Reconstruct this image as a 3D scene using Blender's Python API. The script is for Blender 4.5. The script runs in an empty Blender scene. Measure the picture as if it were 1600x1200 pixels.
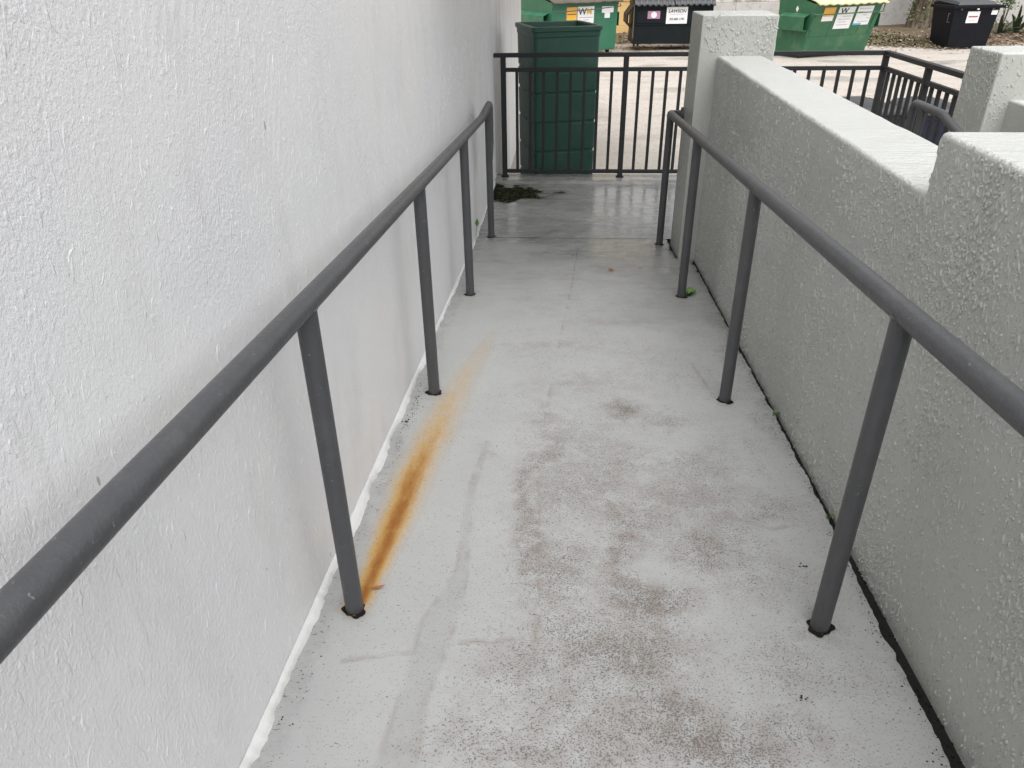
import bpy, bmesh, math, random
import numpy as np
from mathutils import Vector, Matrix
random.seed(7); rng = np.random.default_rng(7)
scene = bpy.context.scene
col = scene.collection
R = math.radians

# ------------------------------------------------------------------ camera, sky, sun, exposure
CAM_Z = 2.15
pitch, yaw, roll = R(29.848), R(4.3175), R(-0.8795)
fw = Vector((-math.sin(yaw)*math.cos(pitch), math.cos(yaw)*math.cos(pitch), -math.sin(pitch)))
rt0 = Vector((math.cos(yaw), math.sin(yaw), 0)); up0 = rt0.cross(fw)
rt = rt0*math.cos(roll)+up0*math.sin(roll); up = up0*math.cos(roll)-rt0*math.sin(roll)
cam = bpy.data.objects.new('camera', bpy.data.cameras.new('camera')); col.objects.link(cam)
cam.matrix_world = Matrix(((rt.x, up.x, -fw.x, 0), (rt.y, up.y, -fw.y, 0), (rt.z, up.z, -fw.z, CAM_Z), (0, 0, 0, 1)))
cam.data.sensor_width = 36; cam.data.lens = 1156.816*36/1600
cam.data.clip_start = .05; cam.data.clip_end = 600
scene.camera = cam

SUN_EL, SUN_AZ = R(66), R(166)          # azimuth from +Y towards +X: behind the camera, to its right
world = bpy.data.worlds.new('World'); scene.world = world; world.use_nodes = True
wn = world.node_tree; wn.nodes.clear()
sky = wn.nodes.new('ShaderNodeTexSky'); sky.sky_type = 'NISHITA'; sky.sun_disc = False
sky.sun_elevation = SUN_EL; sky.sun_rotation = SUN_AZ; sky.air_density = 1.0; sky.dust_density = 4.0; sky.ozone_density = 1.0
hs = wn.nodes.new('ShaderNodeHueSaturation'); hs.inputs['Saturation'].default_value = .12
bg = wn.nodes.new('ShaderNodeBackground'); bg.inputs['Strength'].default_value = .15
wo = wn.nodes.new('ShaderNodeOutputWorld')
wn.links.new(sky.outputs[0], hs.inputs['Color']); wn.links.new(hs.outputs[0], bg.inputs[0]); wn.links.new(bg.outputs[0], wo.inputs[0])
sd = bpy.data.lights.new('sun', 'SUN'); sd.energy = 1.4; sd.angle = R(95); sd.color = (1, .985, .96)
so = bpy.data.objects.new('sun', sd); col.objects.link(so)
d = Vector((math.cos(SUN_EL)*math.sin(SUN_AZ), math.cos(SUN_EL)*math.cos(SUN_AZ), math.sin(SUN_EL)))
so.rotation_euler = d.to_track_quat('Z', 'Y').to_euler(); so.location = d*30
scene.view_settings.view_transform = 'Standard'; scene.view_settings.look = 'None'
scene.view_settings.exposure = 0.71; scene.view_settings.gamma = 1
scene.render.engine = 'CYCLES'
scene.cycles.max_bounces = 7; scene.cycles.diffuse_bounces = 5; scene.cycles.glossy_bounces = 3; scene.cycles.transmission_bounces = 2

# ------------------------------------------------------------------ dimensions (metres)
WALL_X = -.645            # face of the building on the left
PAR_X0, PAR_X1 = .871, 1.125   # parapet on the right
SL = math.tan(R(4.159)); JOINT_Y = 5.267; LAND_Z = .75-SL*JOINT_Y; LAND_Y1 = 7.08
def zr(y): return np.where(np.asarray(y) < JOINT_Y, .75-SL*np.asarray(y), LAND_Z)
def zf(y): return float(zr(y))

# ------------------------------------------------------------------ numpy noise
_g = rng.random((256, 256))
def vnoise(x, y):
    xi = np.floor(x).astype(int); yi = np.floor(y).astype(int); fx = x-xi; fy = y-yi
    fx = fx*fx*(3-2*fx); fy = fy*fy*(3-2*fy)
    a = _g[xi % 256, yi % 256]; b = _g[(xi+1) % 256, yi % 256]; c = _g[xi % 256, (yi+1) % 256]; dd = _g[(xi+1) % 256, (yi+1) % 256]
    return (a*(1-fx)+b*fx)*(1-fy)+(c*(1-fx)+dd*fx)*fy
def fbm(x, y, o=4):
    s = 0; a = .5
    for i in range(o):
        s = s+a*vnoise(x*2**i+17.3*i, y*2**i+5.1*i); a *= .5
    return s/(1-.5**o)
def sstep(a, b, x):
    t = np.clip((x-a)/(b-a), 0, 1); return t*t*(3-2*t)
def pdist(X, Y, pts):
    best = np.full(X.shape, 9.)
    for (ax, ay), (bx, by) in zip(pts[:-1], pts[1:]):
        dx, dy = bx-ax, by-ay; t = np.clip(((X-ax)*dx+(Y-ay)*dy)/(dx*dx+dy*dy), 0, 1)
        best = np.minimum(best, np.hypot(X-ax-t*dx, Y-ay-t*dy))
    return best

# ------------------------------------------------------------------ material helper
class NT:
    def __init__(s, name):
        s.mat = bpy.data.materials.new(name); s.mat.use_nodes = True
        s.t = s.mat.node_tree; s.b = s.t.nodes['Principled BSDF']
        tc = s.t.nodes.new('ShaderNodeTexCoord'); s.obj = tc.outputs['Object']
        geo = s.t.nodes.new('ShaderNodeNewGeometry'); s.pos = geo.outputs['Position']
    def put(s, sock, v):
        if isinstance(v, bpy.types.NodeSocket): s.t.links.new(v, sock)
        elif isinstance(v, (tuple, list)) and len(v) == 3 and sock.type == 'RGBA': sock.default_value = (*v, 1)
        else: sock.default_value = v
    def map(s, v, scale=(1, 1, 1), rot=(0, 0, 0), loc=(0, 0, 0)):
        n = s.t.nodes.new('ShaderNodeMapping'); s.put(n.inputs[0], v); n.inputs['Scale'].default_value = scale
        n.inputs['Rotation'].default_value = rot; n.inputs['Location'].default_value = loc; return n.outputs[0]
    def noise(s, scale, detail=3, rough=.55, vec=None, dist=0, color=False):
        n = s.t.nodes.new('ShaderNodeTexNoise'); s.put(n.inputs['Vector'], vec or s.pos)
        n.inputs['Scale'].default_value = scale; n.inputs['Detail'].default_value = detail
        n.inputs['Roughness'].default_value = rough; n.inputs['Distortion'].default_value = dist
        return n.outputs['Color' if color else 'Fac']
    def vor(s, scale, vec=None, feature='F1', rand=1):
        n = s.t.nodes.new('ShaderNodeTexVoronoi'); n.feature = feature; s.put(n.inputs['Vector'], vec or s.pos)
        n.inputs['Scale'].default_value = scale; n.inputs['Randomness'].default_value = rand; return n.outputs['Distance']
    def wave(s, scale, vec=None, kind='BANDS', direction='Z', dist=2, dscale=2):
        n = s.t.nodes.new('ShaderNodeTexWave'); n.wave_type = kind
        if kind == 'BANDS': n.bands_direction = direction
        s.put(n.inputs['Vector'], vec or s.pos); n.inputs['Scale'].default_value = scale
        n.inputs['Distortion'].default_value = dist; n.inputs['Detail'].default_value = 2; n.inputs['Detail Scale'].default_value = dscale
        return n.outputs['Fac']
    def m(s, op, a, b=0., c=None):
        n = s.t.nodes.new('ShaderNodeMath'); n.operation = op; s.put(n.inputs[0], a); s.put(n.inputs[1], b)
        if c is not None: s.put(n.inputs[2], c)
        return n.outputs[0]
    def ss(s, a, b, x):
        n = s.t.nodes.new('ShaderNodeMapRange'); n.interpolation_type = 'SMOOTHSTEP'; s.put(n.inputs['Value'], x)
        s.put(n.inputs['From Min'], a); s.put(n.inputs['From Max'], b); n.inputs['To Min'].default_value = 0; n.inputs['To Max'].default_value = 1
        return n.outputs[0]
    def mix(s, f, a, b, blend='MIX'):
        n = s.t.nodes.new('ShaderNodeMix'); n.data_type = 'RGBA'; n.blend_type = blend
        s.put(n.inputs[0], f); s.put(n.inputs[6], a); s.put(n.inputs[7], b); return n.outputs[2]
    def attr(s, name):
        n = s.t.nodes.new('ShaderNodeAttribute'); n.attribute_name = name; return n.outputs['Fac']
    def bump(s, h, strength=.5, dist=.01, normal=None):
        n = s.t.nodes.new('ShaderNodeBump'); n.inputs['Strength'].default_value = strength; n.inputs['Distance'].default_value = dist
        s.put(n.inputs['Height'], h)
        if normal: s.put(n.inputs['Normal'], normal)
        return n.outputs[0]
    def done(s, color=None, rough=None, normal=None, metallic=None, spec=None):
        if color is not None: s.put(s.b.inputs['Base Color'], color)
        if rough is not None: s.put(s.b.inputs['Roughness'], rough)
        if normal is not None: s.put(s.b.inputs['Normal'], normal)
        if metallic is not None: s.put(s.b.inputs['Metallic'], metallic)
        if spec is not None: s.put(s.b.inputs['Specular IOR Level'], spec)
        return s.mat
M = {}

def plain(name, c, rough=.5, var=.25, scale=12, bump=.05, bscale=150, metallic=0, dirt=None, dscale=5, spec=.5):
    n = NT(name); f = n.noise(scale, 5, .6, vec=n.obj)
    cc = n.mix(f, tuple(v*(1-var) for v in c), tuple(min(1, v*(1+var)) for v in c))
    if dirt:
        cc = n.mix(n.m('MULTIPLY', n.ss(.5, .72, n.noise(dscale, 6, .65, vec=n.obj)), .7), cc, dirt)
    M[name] = n.done(cc, n.m('ADD', rough-.08, n.m('MULTIPLY', n.noise(scale*3, 3, vec=n.obj), .16)), n.bump(n.noise(bscale, 3, vec=n.obj), bump, .004), metallic, spec)
    return M[name]

# building wall: light grey-white paint over hand-trowelled stucco
n = NT('wall_white')
v = n.pos
fine = n.noise(330, 2, .6, v); med = n.noise(150, 3, .55, n.map(v, (1, 1, .75)), .4)
strk = n.noise(42, 4, .6, n.map(v, (1, 2.2, .32), rot=(R(12), 0, 0)), .8)
big = n.noise(2.2, 3, .5, v)
arcv = n.map(v, (1, 1, 1), loc=(0, -2.15, -1.55))
arc = n.wave(11, arcv, 'RINGS', dist=3.5, dscale=1.4)
arcm = n.ss(.52, .68, n.noise(1.7, 2, .5, n.map(v, (1, 1, 1), loc=(3, .2, .7))))
ridge = n.ss(.62, .70, strk)
h = n.m('ADD', n.m('MULTIPLY', med, n.m('ADD', .55, n.m('MULTIPLY', n.ss(.35, .7, big), .7))), n.m('MULTIPLY', fine, .35))
h = n.m('ADD', h, n.m('MULTIPLY', ridge, .5)); h = n.m('ADD', h, n.m('MULTIPLY', n.m('MULTIPLY', arc, arcm), .22))
c = n.mix(n.ss(.3, .7, big), (.755, .757, .76), (.725, .727, .745))
c = n.mix(n.m('MULTIPLY', n.ss(.45, .75, n.noise(1.1, 4, .6, n.map(v, (1, 1, .6), loc=(0, 9, 4)))), .55), c, (.75, .735, .728))
sepw = n.t.nodes.new('ShaderNodeSeparateXYZ'); n.put(sepw.inputs[0], v)
gr = n.m('MULTIPLY', n.ss(3.8, 7.5, sepw.outputs['Y']), n.ss(.36, .70, n.noise(3.2, 5, .65, n.map(v, (1, 1.6, .35)))))
c = n.mix(n.m('MULTIPLY', gr, .45), c, (.45, .45, .435))
foot = n.m('MULTIPLY', n.ss(.48, .70, n.noise(5, 5, .65, n.map(v, (1, 1.3, .5), loc=(7, 2, 1)))), .22)
c = n.mix(foot, c, (.54, .535, .525))
tick = n.ss(.802, .83, n.noise(26, 1, .4, n.map(v, (1, 1.6, .7), rot=(R(20), 0, 0), loc=(1, 4, 2))))
c = n.mix(n.m('MULTIPLY', tick, .6), c, (.2, .2, .2))
M['wall_white'] = n.done(c, n.m('ADD', .34, n.m('MULTIPLY', big, .2)), n.bump(h, .48, .0042))

# grey-green painted knock-down stucco
n = NT('stucco_grey'); v = n.pos
vert = n.map(v, (1, 1, .55))
blob = n.ss(.60, .665, n.noise(125, 1.5, .45, n.map(v, (1, 1, .7)), .25))
dropv = n.ss(.62, .69, n.noise(85, 2, .5, n.map(v, (1, 1, .30), loc=(3, 1, 2)), .4))
zone = n.ss(.36, .60, n.noise(3.4, 3, .5, v))
fine = n.noise(420, 2, .5, v)
streak = n.noise(60, 2, .5, n.map(v, (1, 1, .10)))
h = n.m('ADD', n.m('MULTIPLY', blob, n.m('ADD', .05, n.m('MULTIPLY', zone, .15))), n.m('MULTIPLY', fine, .10))
h = n.m('ADD', h, n.m('MULTIPLY', dropv, .12))
h = n.m('ADD', h, n.m('MULTIPLY', streak, .25))
c = n.mix(n.noise(2, 4, .6, v), (.365, .371, .344), (.42, .426, .399))
c = n.mix(n.m('MULTIPLY', n.ss(.6, .75, n.noise(5, 5, .65, v)), .25), c, (.37, .37, .34))
M['stucco_grey'] = n.done(c, n.m('SUBTRACT', .42, n.m('MULTIPLY', n.m('MAXIMUM', blob, dropv), .18)), n.bump(h, 1, .0045))

# brushed parapet top: same grey paint, coloured lighter as if lit from above
n = NT('stucco_top_lit'); v = n.pos
st = n.noise(38, 4, .6, n.map(v, (.2, 1, 1), rot=(0, 0, R(8))), .7)
c = n.mix(n.noise(4, 4, .6, v), (.42, .427, .405), (.485, .492, .47))
M['stucco_top_lit'] = n.done(c, .42, n.bump(n.m('ADD', st, n.m('MULTIPLY', n.noise(150, 2), .3)), .95, .014))

# painted ramp concrete, with its stains carried as attributes
n = NT('ramp_paint'); v = n.pos
rust = n.attr('rust'); core = n.attr('core'); dirt = n.attr('dirt'); red = n.attr('red'); wet = n.attr('wet'); mold = n.attr('mold')
lines = n.attr('lines'); band = n.attr('band'); edge = n.attr('edge')
nb = n.noise(3.1, 5, .6); nm_ = n.noise(16, 5, .65); nf = n.noise(235, 2, .55); nf2 = n.noise(120, 4, .7)
brushx = n.noise(28, 4, .6, n.map(v, (.22, 2.2, 1)))
c = n.mix(nb, (.315, .32, .317), (.39, .395, .392))
c = n.mix(n.m('MULTIPLY', n.ss(.5, .7, brushx), .25), c, (.33, .33, .325))
c = n.mix(n.m('MULTIPLY', n.m('MULTIPLY', band, n.m('ADD', .6, n.m('MULTIPLY', nm_, .7))), .36), c, (.25, .25, .242))
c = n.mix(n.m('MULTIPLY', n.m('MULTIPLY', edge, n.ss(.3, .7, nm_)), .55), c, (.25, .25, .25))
# worn film of dirt, then pepper specks that thicken where the dirt is
film = n.m('MULTIPLY', dirt, n.ss(.36, .68, n.m('ADD', n.m('MULTIPLY', nm_, .6), n.m('MULTIPLY', nf2, .4))))
c = n.mix(n.m('MULTIPLY', film, .72), c, (.20, .186, .17))
c = n.mix(n.m('MULTIPLY', n.m('MULTIPLY', red, n.ss(.33, .62, nm_)), .65), c, (.20, .155, .13))
sp = n.ss(.612, .675, n.m('ADD', n.m('ADD', n.m('MULTIPLY', nf, .8), n.m('MULTIPLY', nf2, .2)), n.m('MULTIPLY', dirt, .155)))
c = n.mix(n.m('MULTIPLY', sp, .74), c, (.085, .078, .07))
sp2 = n.ss(.715, .75, n.m('ADD', n.noise(95, 2, .5, n.map(v, (.8, 1.6, 1))), n.m('ADD', n.m('MULTIPLY', dirt, .05), n.m('MULTIPLY', edge, .06))))
c = n.mix(n.m('MULTIPLY', sp2, .8), c, (.06, .058, .055))
# cracks
lw = n.m('ADD', lines, n.m('MULTIPLY', n.m('SUBTRACT', nf2, .5), .006))
c = n.mix(n.m('MULTIPLY', n.m('SUBTRACT', 1, n.ss(.0004, .0026, lw)), n.m('ADD', .12, n.m('MULTIPLY', n.ss(.42, .6, n.noise(7, 4)), .5))), c, (.12, .112, .10))
c = n.mix(n.m('MULTIPLY', n.m('SUBTRACT', 1, n.ss(.002, .014, lines)), n.m('MULTIPLY', n.ss(.42, .62, n.noise(8, 5, .65)), .42)), c, (.21, .185, .16))
# rust run
rz_ = n.m('SUBTRACT', n.noise(30, 6, .75, n.map(v, (2.0, .5, 1))), .5)
rr = n.m('ADD', rust, n.m('MULTIPLY', rz_, n.m('MULTIPLY', n.ss(0, .35, rust), .9)))
c = n.mix(n.m('MULTIPLY', n.ss(.0, .95, rr), .95), c, (.43, .26, .06))
tide = n.m('MULTIPLY', n.ss(.10, .16, rr), n.m('SUBTRACT', 1, n.ss(.16, .30, rr)))
c = n.mix(n.m('MULTIPLY', tide, .10), c, (.27, .19, .08))
c = n.mix(n.ss(.15, 1.0, n.m('MULTIPLY', core, n.m('ADD', .55, n.m('ADD', n.m('MULTIPLY', nm_, .7), rz_)))), c, (.235, .078, .007))
c = n.mix(n.m('MULTIPLY', n.m('MULTIPLY', n.ss(.1, .5, rust), n.ss(.56, .66, nf2)), .45), c, (.16, .06, .015))
# water darkens, mould blackens
c = n.mix(n.m('MULTIPLY', n.m('POWER', wet, .7), .62), c, (.155, .155, .145))
mm = n.ss(.47, .60, n.m('ADD', n.m('MULTIPLY', n.m('SUBTRACT', mold, .5), 1.1), n.noise(46, 6, .85, n.map(v, (.42, 1, 1)))))
mc = n.mix(n.ss(.45, .65, n.noise(40, 3)), (.006, .0065, .005), (.04, .043, .018))
c = n.mix(n.m('MULTIPLY', n.m('MULTIPLY', n.ss(.45, .68, n.noise(13, 6, .7, n.map(v, (.45, 1.5, 1)))), wet), .55), c, (.085, .085, .075))
c = n.mix(n.m('MULTIPLY', n.m('MULTIPLY', n.m('SUBTRACT', 1, n.ss(.0015, .006, lw)), wet), n.m('ADD', .2, n.m('MULTIPLY', n.ss(.30, .5, nm_), .75))), c, (.035, .035, .03))
c = n.mix(n.m('MULTIPLY', n.m('MULTIPLY', n.ss(.12, .7, mold), n.ss(.38, .66, n.noise(17, 6, .75, n.map(v, (.6, 1.2, 1))))), .8), c, (.035, .036, .028))
c = n.mix(mm, c, mc)
ro = n.m('SUBTRACT', .56, n.m('MULTIPLY', n.ss(.25, .95, wet), .43)); ro = n.m('ADD', ro, n.m('MULTIPLY', film, .15))
h = n.m('ADD', n.m('MULTIPLY', brushx, .5), n.m('MULTIPLY', nf2, .5))
h = n.m('ADD', h, n.m('MULTIPLY', n.ss(.0, .006, lines), .8)); h = n.m('SUBTRACT', h, n.m('MULTIPLY', sp, .4)); h = n.m('ADD', h, n.m('MULTIPLY', n.m('MULTIPLY', edge, nm_), 1.8))
ro = n.m('ADD', ro, n.m('MULTIPLY', n.m('MULTIPLY', wet, n.ss(.45, .7, n.noise(11, 5, .65, n.map(v, (.6, 1.6, 1))))), .22)); ro = n.m('MAXIMUM', ro, n.m('MULTIPLY', mm, .85))
h = n.m('MULTIPLY', h, n.m('SUBTRACT', 1, n.m('MULTIPLY', wet, .8)))
M['ramp_paint'] = n.done(c, ro, n.bump(h, .35, .004), None, n.m('SUBTRACT', .5, n.m('MULTIPLY', mm, .46)))

# lot: worn pinkish concrete / asphalt
n = NT('lot'); v = n.pos
nb = n.noise(.55, 5, .6); nm_ = n.noise(4, 6, .68); nf = n.noise(60, 3, .6); streak = n.noise(1.4, 5, .6, n.map(v, (.35, 1.6, 1)))
c = n.mix(nb, (.40, .36, .32), (.51, .465, .42))
c = n.mix(n.m('MULTIPLY', n.ss(.48, .72, nm_), .4), c, (.33, .285, .24))
c = n.mix(n.m('MULTIPLY', n.ss(.55, .75, streak), .45), c, (.29, .25, .21))
c = n.mix(n.m('MULTIPLY', n.ss(.60, .70, nf), .7), c, (.15, .135, .12))
c = n.mix(n.m('MULTIPLY', n.ss(.62, .72, n.noise(75, 2, .5, n.map(v, loc=(5, 5, 0)))), .5), c, (.6, .56, .5))
c = n.mix(n.m('MULTIPLY', n.ss(.52, .64, n.noise(20, 5, .7)), .7), c, (.24, .21, .18))
c = n.mix(n.m('MULTIPLY', n.ss(.50, .66, n.noise(1.7, 6, .7, n.map(v, (.6, 1.5, 1), loc=(9, 3, 0)))), .5), c, (.30, .26, .21))
c = n.mix(n.m('MULTIPLY', n.ss(.60, .70, n.noise(9, 5, .7)), .5), c, (.22, .19, .15))
sep = n.t.nodes.new('ShaderNodeSeparateXYZ'); n.put(sep.inputs[0], v); near_ = n.m('SUBTRACT', 1, n.ss(8.6, 11.8, n.m('ADD', sep.outputs['Y'], n.m('MULTIPLY', n.m('SUBTRACT', nb, .5), 5))))
damp = n.ss(.52, .66, n.noise(.9, 3, .5, n.map(v, (.7, 1.2, 1), loc=(2.5, 1.2, 0))))
c = n.mix(n.m('MULTIPLY', damp, .4), c, (.25, .24, .22))
c = n.mix(n.m('MULTIPLY', near_, .45), c, (.23, .22, .20)); damp = n.m('MAXIMUM', damp, n.m('MULTIPLY', near_, .8))
M['lot'] = n.done(c, n.m('SUBTRACT', .8, n.m('MULTIPLY', damp, .5)), n.bump(n.m('ADD', nf, nm_), .5, .01))

n = NT('bed_soil'); v = n.pos
c = n.mix(n.noise(18, 5, .7), (.05, .032, .02), (.20, .13, .085)); c = n.mix(n.ss(.6, .7, n.noise(45, 2)), c, (.35, .28, .19))
c = n.mix(n.m('MULTIPLY', n.ss(.5, .65, n.noise(1.6, 4, .6)), .55), c, (.10, .12, .035))
M['bed_soil'] = n.done(c, .9, n.bump(n.noise(40, 5), 1, .03))
n = NT('bead_white'); c = n.mix(n.noise(30, 4), (.60, .60, .597), (.68, .68, .676))
c = n.mix(n.m('MULTIPLY', n.ss(.64, .72, n.noise(70, 4, .7)), .5), c, (.45, .44, .42))
M['bead_white'] = n.done(c, .4, n.bump(n.noise(90, 4, .65), .4, .004))
n = NT('gap_soil'); M['gap_soil'] = n.done(n.mix(n.ss(.6, .75, n.noise(70, 4)), (.004, .004, .0035), (.02, .017, .013)), .9, n.bump(n.noise(60, 3), 1, .01))

n = NT('rail_paint'); v = n.pos
c = n.mix(n.noise(25, 4, .6, n.map(v, (1, 1, .4))), (.048, .050, .054), (.070, .071, .075))
chip = n.ss(.70, .72, n.noise(60, 3, .6)); c = n.mix(n.m('MULTIPLY', chip, .5), c, (.26, .26, .26))
wear = n.ss(.52, .72, n.noise(6, 6, .7)); c = n.mix(n.m('MULTIPLY', wear, .4), c, (.095, .096, .10))
runs = n.noise(45, 3, .6, n.map(v, (1, 1, .3)))
M['rail_paint'] = n.done(c, n.m('ADD', .36, n.m('MULTIPLY', n.noise(12, 3), .16)), n.bump(n.m('ADD', runs, n.m('MULTIPLY', n.noise(160, 2), .5)), .5, .0035))
plain('fence_paint', (.026, .027, .029), .5, .2, 20, .1, spec=.18)
plain('rust_hole', (.012, .0095, .008), .85, .6, 60, .6, 120, spec=.18)
plain('rust_lip', (.07, .055, .045), .8, .5, 50, .5, 120, dirt=(.2, .19, .18))
plain('bin_green', (.020, .072, .052), .42, .22, 6, .1, 90, dirt=(.05, .085, .07), dscale=4)
plain('dump_green', (.022, .135, .075), .45, .2, 3, .12, 30, dirt=(.07, .16, .10), dscale=3)
plain('dump_green2', (.03, .125, .06), .5, .25, 3, .12, 30, dirt=(.10, .17, .09), dscale=3)
plain('dump_black', (.006, .010, .012), .55, .3, 4, .12, 30, dirt=(.012, .016, .018), dscale=3, spec=.18)
plain('plastic_black', (.018, .018, .02), .4, .3, 6, .08)
plain('lid_black', (.045, .047, .05), .38, .3, 6, .08)
plain('cart_dark', (.005, .006, .010), .5, .3, 4, .1, dirt=(.010, .010, .014), spec=.18)
plain('cart_blue', (.005, .008, .035), .45, .2, 6, .05)
plain('lid_grey', (.035, .036, .038), .42, .2, 8, .06)
plain('lid_cream', (.62, .58, .33), .55, .1, 6, .08, dirt=(.45, .42, .25))
plain('lid_brown', (.10, .082, .065), .75, .4, 6, .2, dirt=(.045, .042, .028))
plain('steel', (.09, .09, .085), .5, .3, 20, .1, metallic=.5)
plain('sticker_white', (.78, .78, .79), .5, .06, 20, .02)
plain('sticker_orange', (.72, .38, .07), .5, .15, 20, .02)
plain('sticker_pink', (.42, .22, .34), .5, .5, 60, .02)
plain('sticker_blue', (.10, .38, .56), .5, .15, 30, .02)
plain('print_black', (.02, .02, .022), .6, .1, 20, .0)
plain('print_yellow', (.75, .45, .06), .6, .1, 20, .0)
plain('print_red', (.36, .10, .12), .6, .3, 80, .0)
plain('print_grey', (.38, .38, .40), .6, .3, 80, .0)
plain('yellow_wall', (.66, .44, .18), .75, .1, 3, .4, 60, dirt=(.5, .36, .17), dscale=2)
n = NT('old_wall'); v = n.pos
st = n.noise(1.6, 6, .68, n.map(v, (2.2, 1, .5)))
c = n.mix(n.ss(.38, .62, st), (.54, .50, .47), (.30, .265, .235)); c = n.mix(n.m('MULTIPLY', n.ss(.5, .68, n.noise(5, 6, .7, n.map(v, (2, 1, .7)))), .6), c, (.20, .185, .165))
c = n.mix(n.m('MULTIPLY', n.ss(.55, .62, n.noise(2.6, 5, .6, n.map(v, loc=(4, 0, 2)))), .7), c, (.62, .61, .59))
M['old_wall'] = n.done(c, .85, n.bump(n.noise(30, 4), .5, .02))
n = NT('old_plinth'); c = n.mix(n.noise(2.5, 5, .65), (.60, .59, .57), (.44, .42, .39)); c = n.mix(n.m('MULTIPLY', n.ss(.5, .7, n.noise(6, 6, .7)), .6), c, (.28, .26, .23))
M['old_plinth'] = n.done(c, .85, n.bump(n.noise(30, 4), .5, .02))
n = NT('bark'); v = n.obj
b1 = n.noise(9, 5, .65, n.map(v, (2.2, 2.2, .45)), .5)
c = n.mix(n.ss(.35, .65, b1), (.05, .035, .024), (.21, .165, .125)); c = n.mix(n.m('MULTIPLY', n.ss(.55, .7, n.noise(3, 4)), .4), c, (.13, .14, .07))
M['bark'] = n.done(c, .9, n.bump(b1, 1, .06))
def leafmat(name, a, b, rough=.5, sc=3):
    n = NT(name); M[name] = n.done(n.mix(n.ss(.3, .7, n.noise(sc, 3, .6)), a, b), rough); return M[name]
leafmat('agave', (.022, .036, .018), (.055, .078, .04), .45, 9)
leafmat('leaf', (.03, .07, .014), (.075, .14, .03), .5, 6)
leafmat('weed', (.06, .14, .018), (.12, .23, .04), .5, 60)
leafmat('ivy', (.06, .11, .02), (.15, .21, .06), .5, 9)
leafmat('litter', (.09, .05, .03), (.46, .37, .28), .85, 14)
leafmat('dead_leaf', (.22, .07, .02), (.34, .14, .05), .7, 40)
leafmat('grass', (.09, .09, .04), (.20, .19, .10), .8, 5)
leafmat('pebble', (.25, .23, .20), (.55, .51, .46), .8, 20)

# ------------------------------------------------------------------ mesh builder
class MB:
    def __init__(s): s.v = []; s.f = []; s.sm = []
    def add(s, vs, fs, smooth=False):
        o = len(s.v); s.v += [tuple(p) for p in vs]; s.f += [tuple(i+o for i in f) for f in fs]; s.sm += [smooth]*len(fs); return s
    def box(s, x0, x1, y0, y1, z0, z1):
        return s.add([(x0, y0, z0), (x1, y0, z0), (x1, y1, z0), (x0, y1, z0), (x0, y0, z1), (x1, y0, z1), (x1, y1, z1), (x0, y1, z1)],
                     [(0, 3, 2, 1), (4, 5, 6, 7), (0, 1, 5, 4), (1, 2, 6, 5), (2, 3, 7, 6), (3, 0, 4, 7)])
    def hexa(s, b, t):   # bottom quad, top quad (both counter-clockwise from above)
        return s.add(list(b)+list(t), [(0, 3, 2, 1), (4, 5, 6, 7), (0, 1, 5, 4), (1, 2, 6, 5), (2, 3, 7, 6), (3, 0, 4, 7)])
    def tube(s, pts, r, seg=16, cap=True, phase=0):
        pts = [Vector(p) for p in pts]; rs = r if isinstance(r, (list, tuple)) else [r]*len(pts); rings = []
        t0 = (pts[1]-pts[0]).normalized(); ref = Vector((0, 0, 1)) if abs(t0.z) < .9 else Vector((1, 0, 0))
        nrm = t0.cross(ref).normalized()
        for i, p in enumerate(pts):
            a = (pts[i]-pts[i-1]).normalized() if i else t0
            b = (pts[i+1]-pts[i]).normalized() if i < len(pts)-1 else a
            t = (a+b).normalized(); nrm = (nrm-t*nrm.dot(t)).normalized(); bi = t.cross(nrm)
            k = 1/max(.5, t.dot(a)); rings.append([p+(nrm*math.cos(phase+2*math.pi*j/seg)+bi*math.sin(phase+2*math.pi*j/seg))*rs[i] for j in range(seg)])
        vs = [q for rg in rings for q in rg]; fs = []
        for i in range(len(pts)-1):
            for j in range(seg): fs.append((i*seg+j, i*seg+(j+1) % seg, (i+1)*seg+(j+1) % seg, (i+1)*seg+j))
        s.add(vs, fs, True)
        if cap: s.add(rings[0], [tuple(range(seg))[::-1]]); s.add(rings[-1], [tuple(range(seg))])
        return s
    def prism(s, poly, axis, a, b):   # poly: list of 2d points, extruded along axis
        def P(u, w, t): return (t, u, w) if axis == 'x' else ((u, t, w) if axis == 'y' else (u, w, t))
        k = len(poly)
        return s.add([P(u, w, a) for u, w in poly]+[P(u, w, b) for u, w in poly],
                     [tuple(range(k))[::-1], tuple(range(k, 2*k))]+[(i, (i+1) % k, k+(i+1) % k, k+i) for i in range(k)])
    def mesh(s, name, bevel=0, seg=2):
        me = bpy.data.meshes.new(name); me.from_pydata(s.v, [], s.f); me.update()
        bm = bmesh.new(); bm.from_mesh(me)
        for f, q in zip(bm.faces, s.sm): f.smooth = q
        if bevel:
            es = [e for e in bm.edges if len(e.link_faces) == 2 and e.calc_face_angle(0) > .5]
            bmesh.ops.bevel(bm, geom=es, offset=bevel, segments=seg, affect='EDGES', profile=.5, clamp_overlap=True)
        bmesh.ops.recalc_face_normals(bm, faces=bm.faces); bm.to_mesh(me); bm.free(); return me
def add(name, me, mat, parent=None, loc=(0, 0, 0), rz=0):
    if mat and not me.materials: me.materials.append(M[mat])
    o = bpy.data.objects.new(name, me); col.objects.link(o); o.parent = parent; o.location = loc; o.rotation_euler = (0, 0, rz); return o
def tag(o, label=None, cat=None, group=None, kind=None):
    for k, v in (('label', label), ('category', cat), ('group', group), ('kind', kind)):
        if v: o[k] = v
    return o
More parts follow.
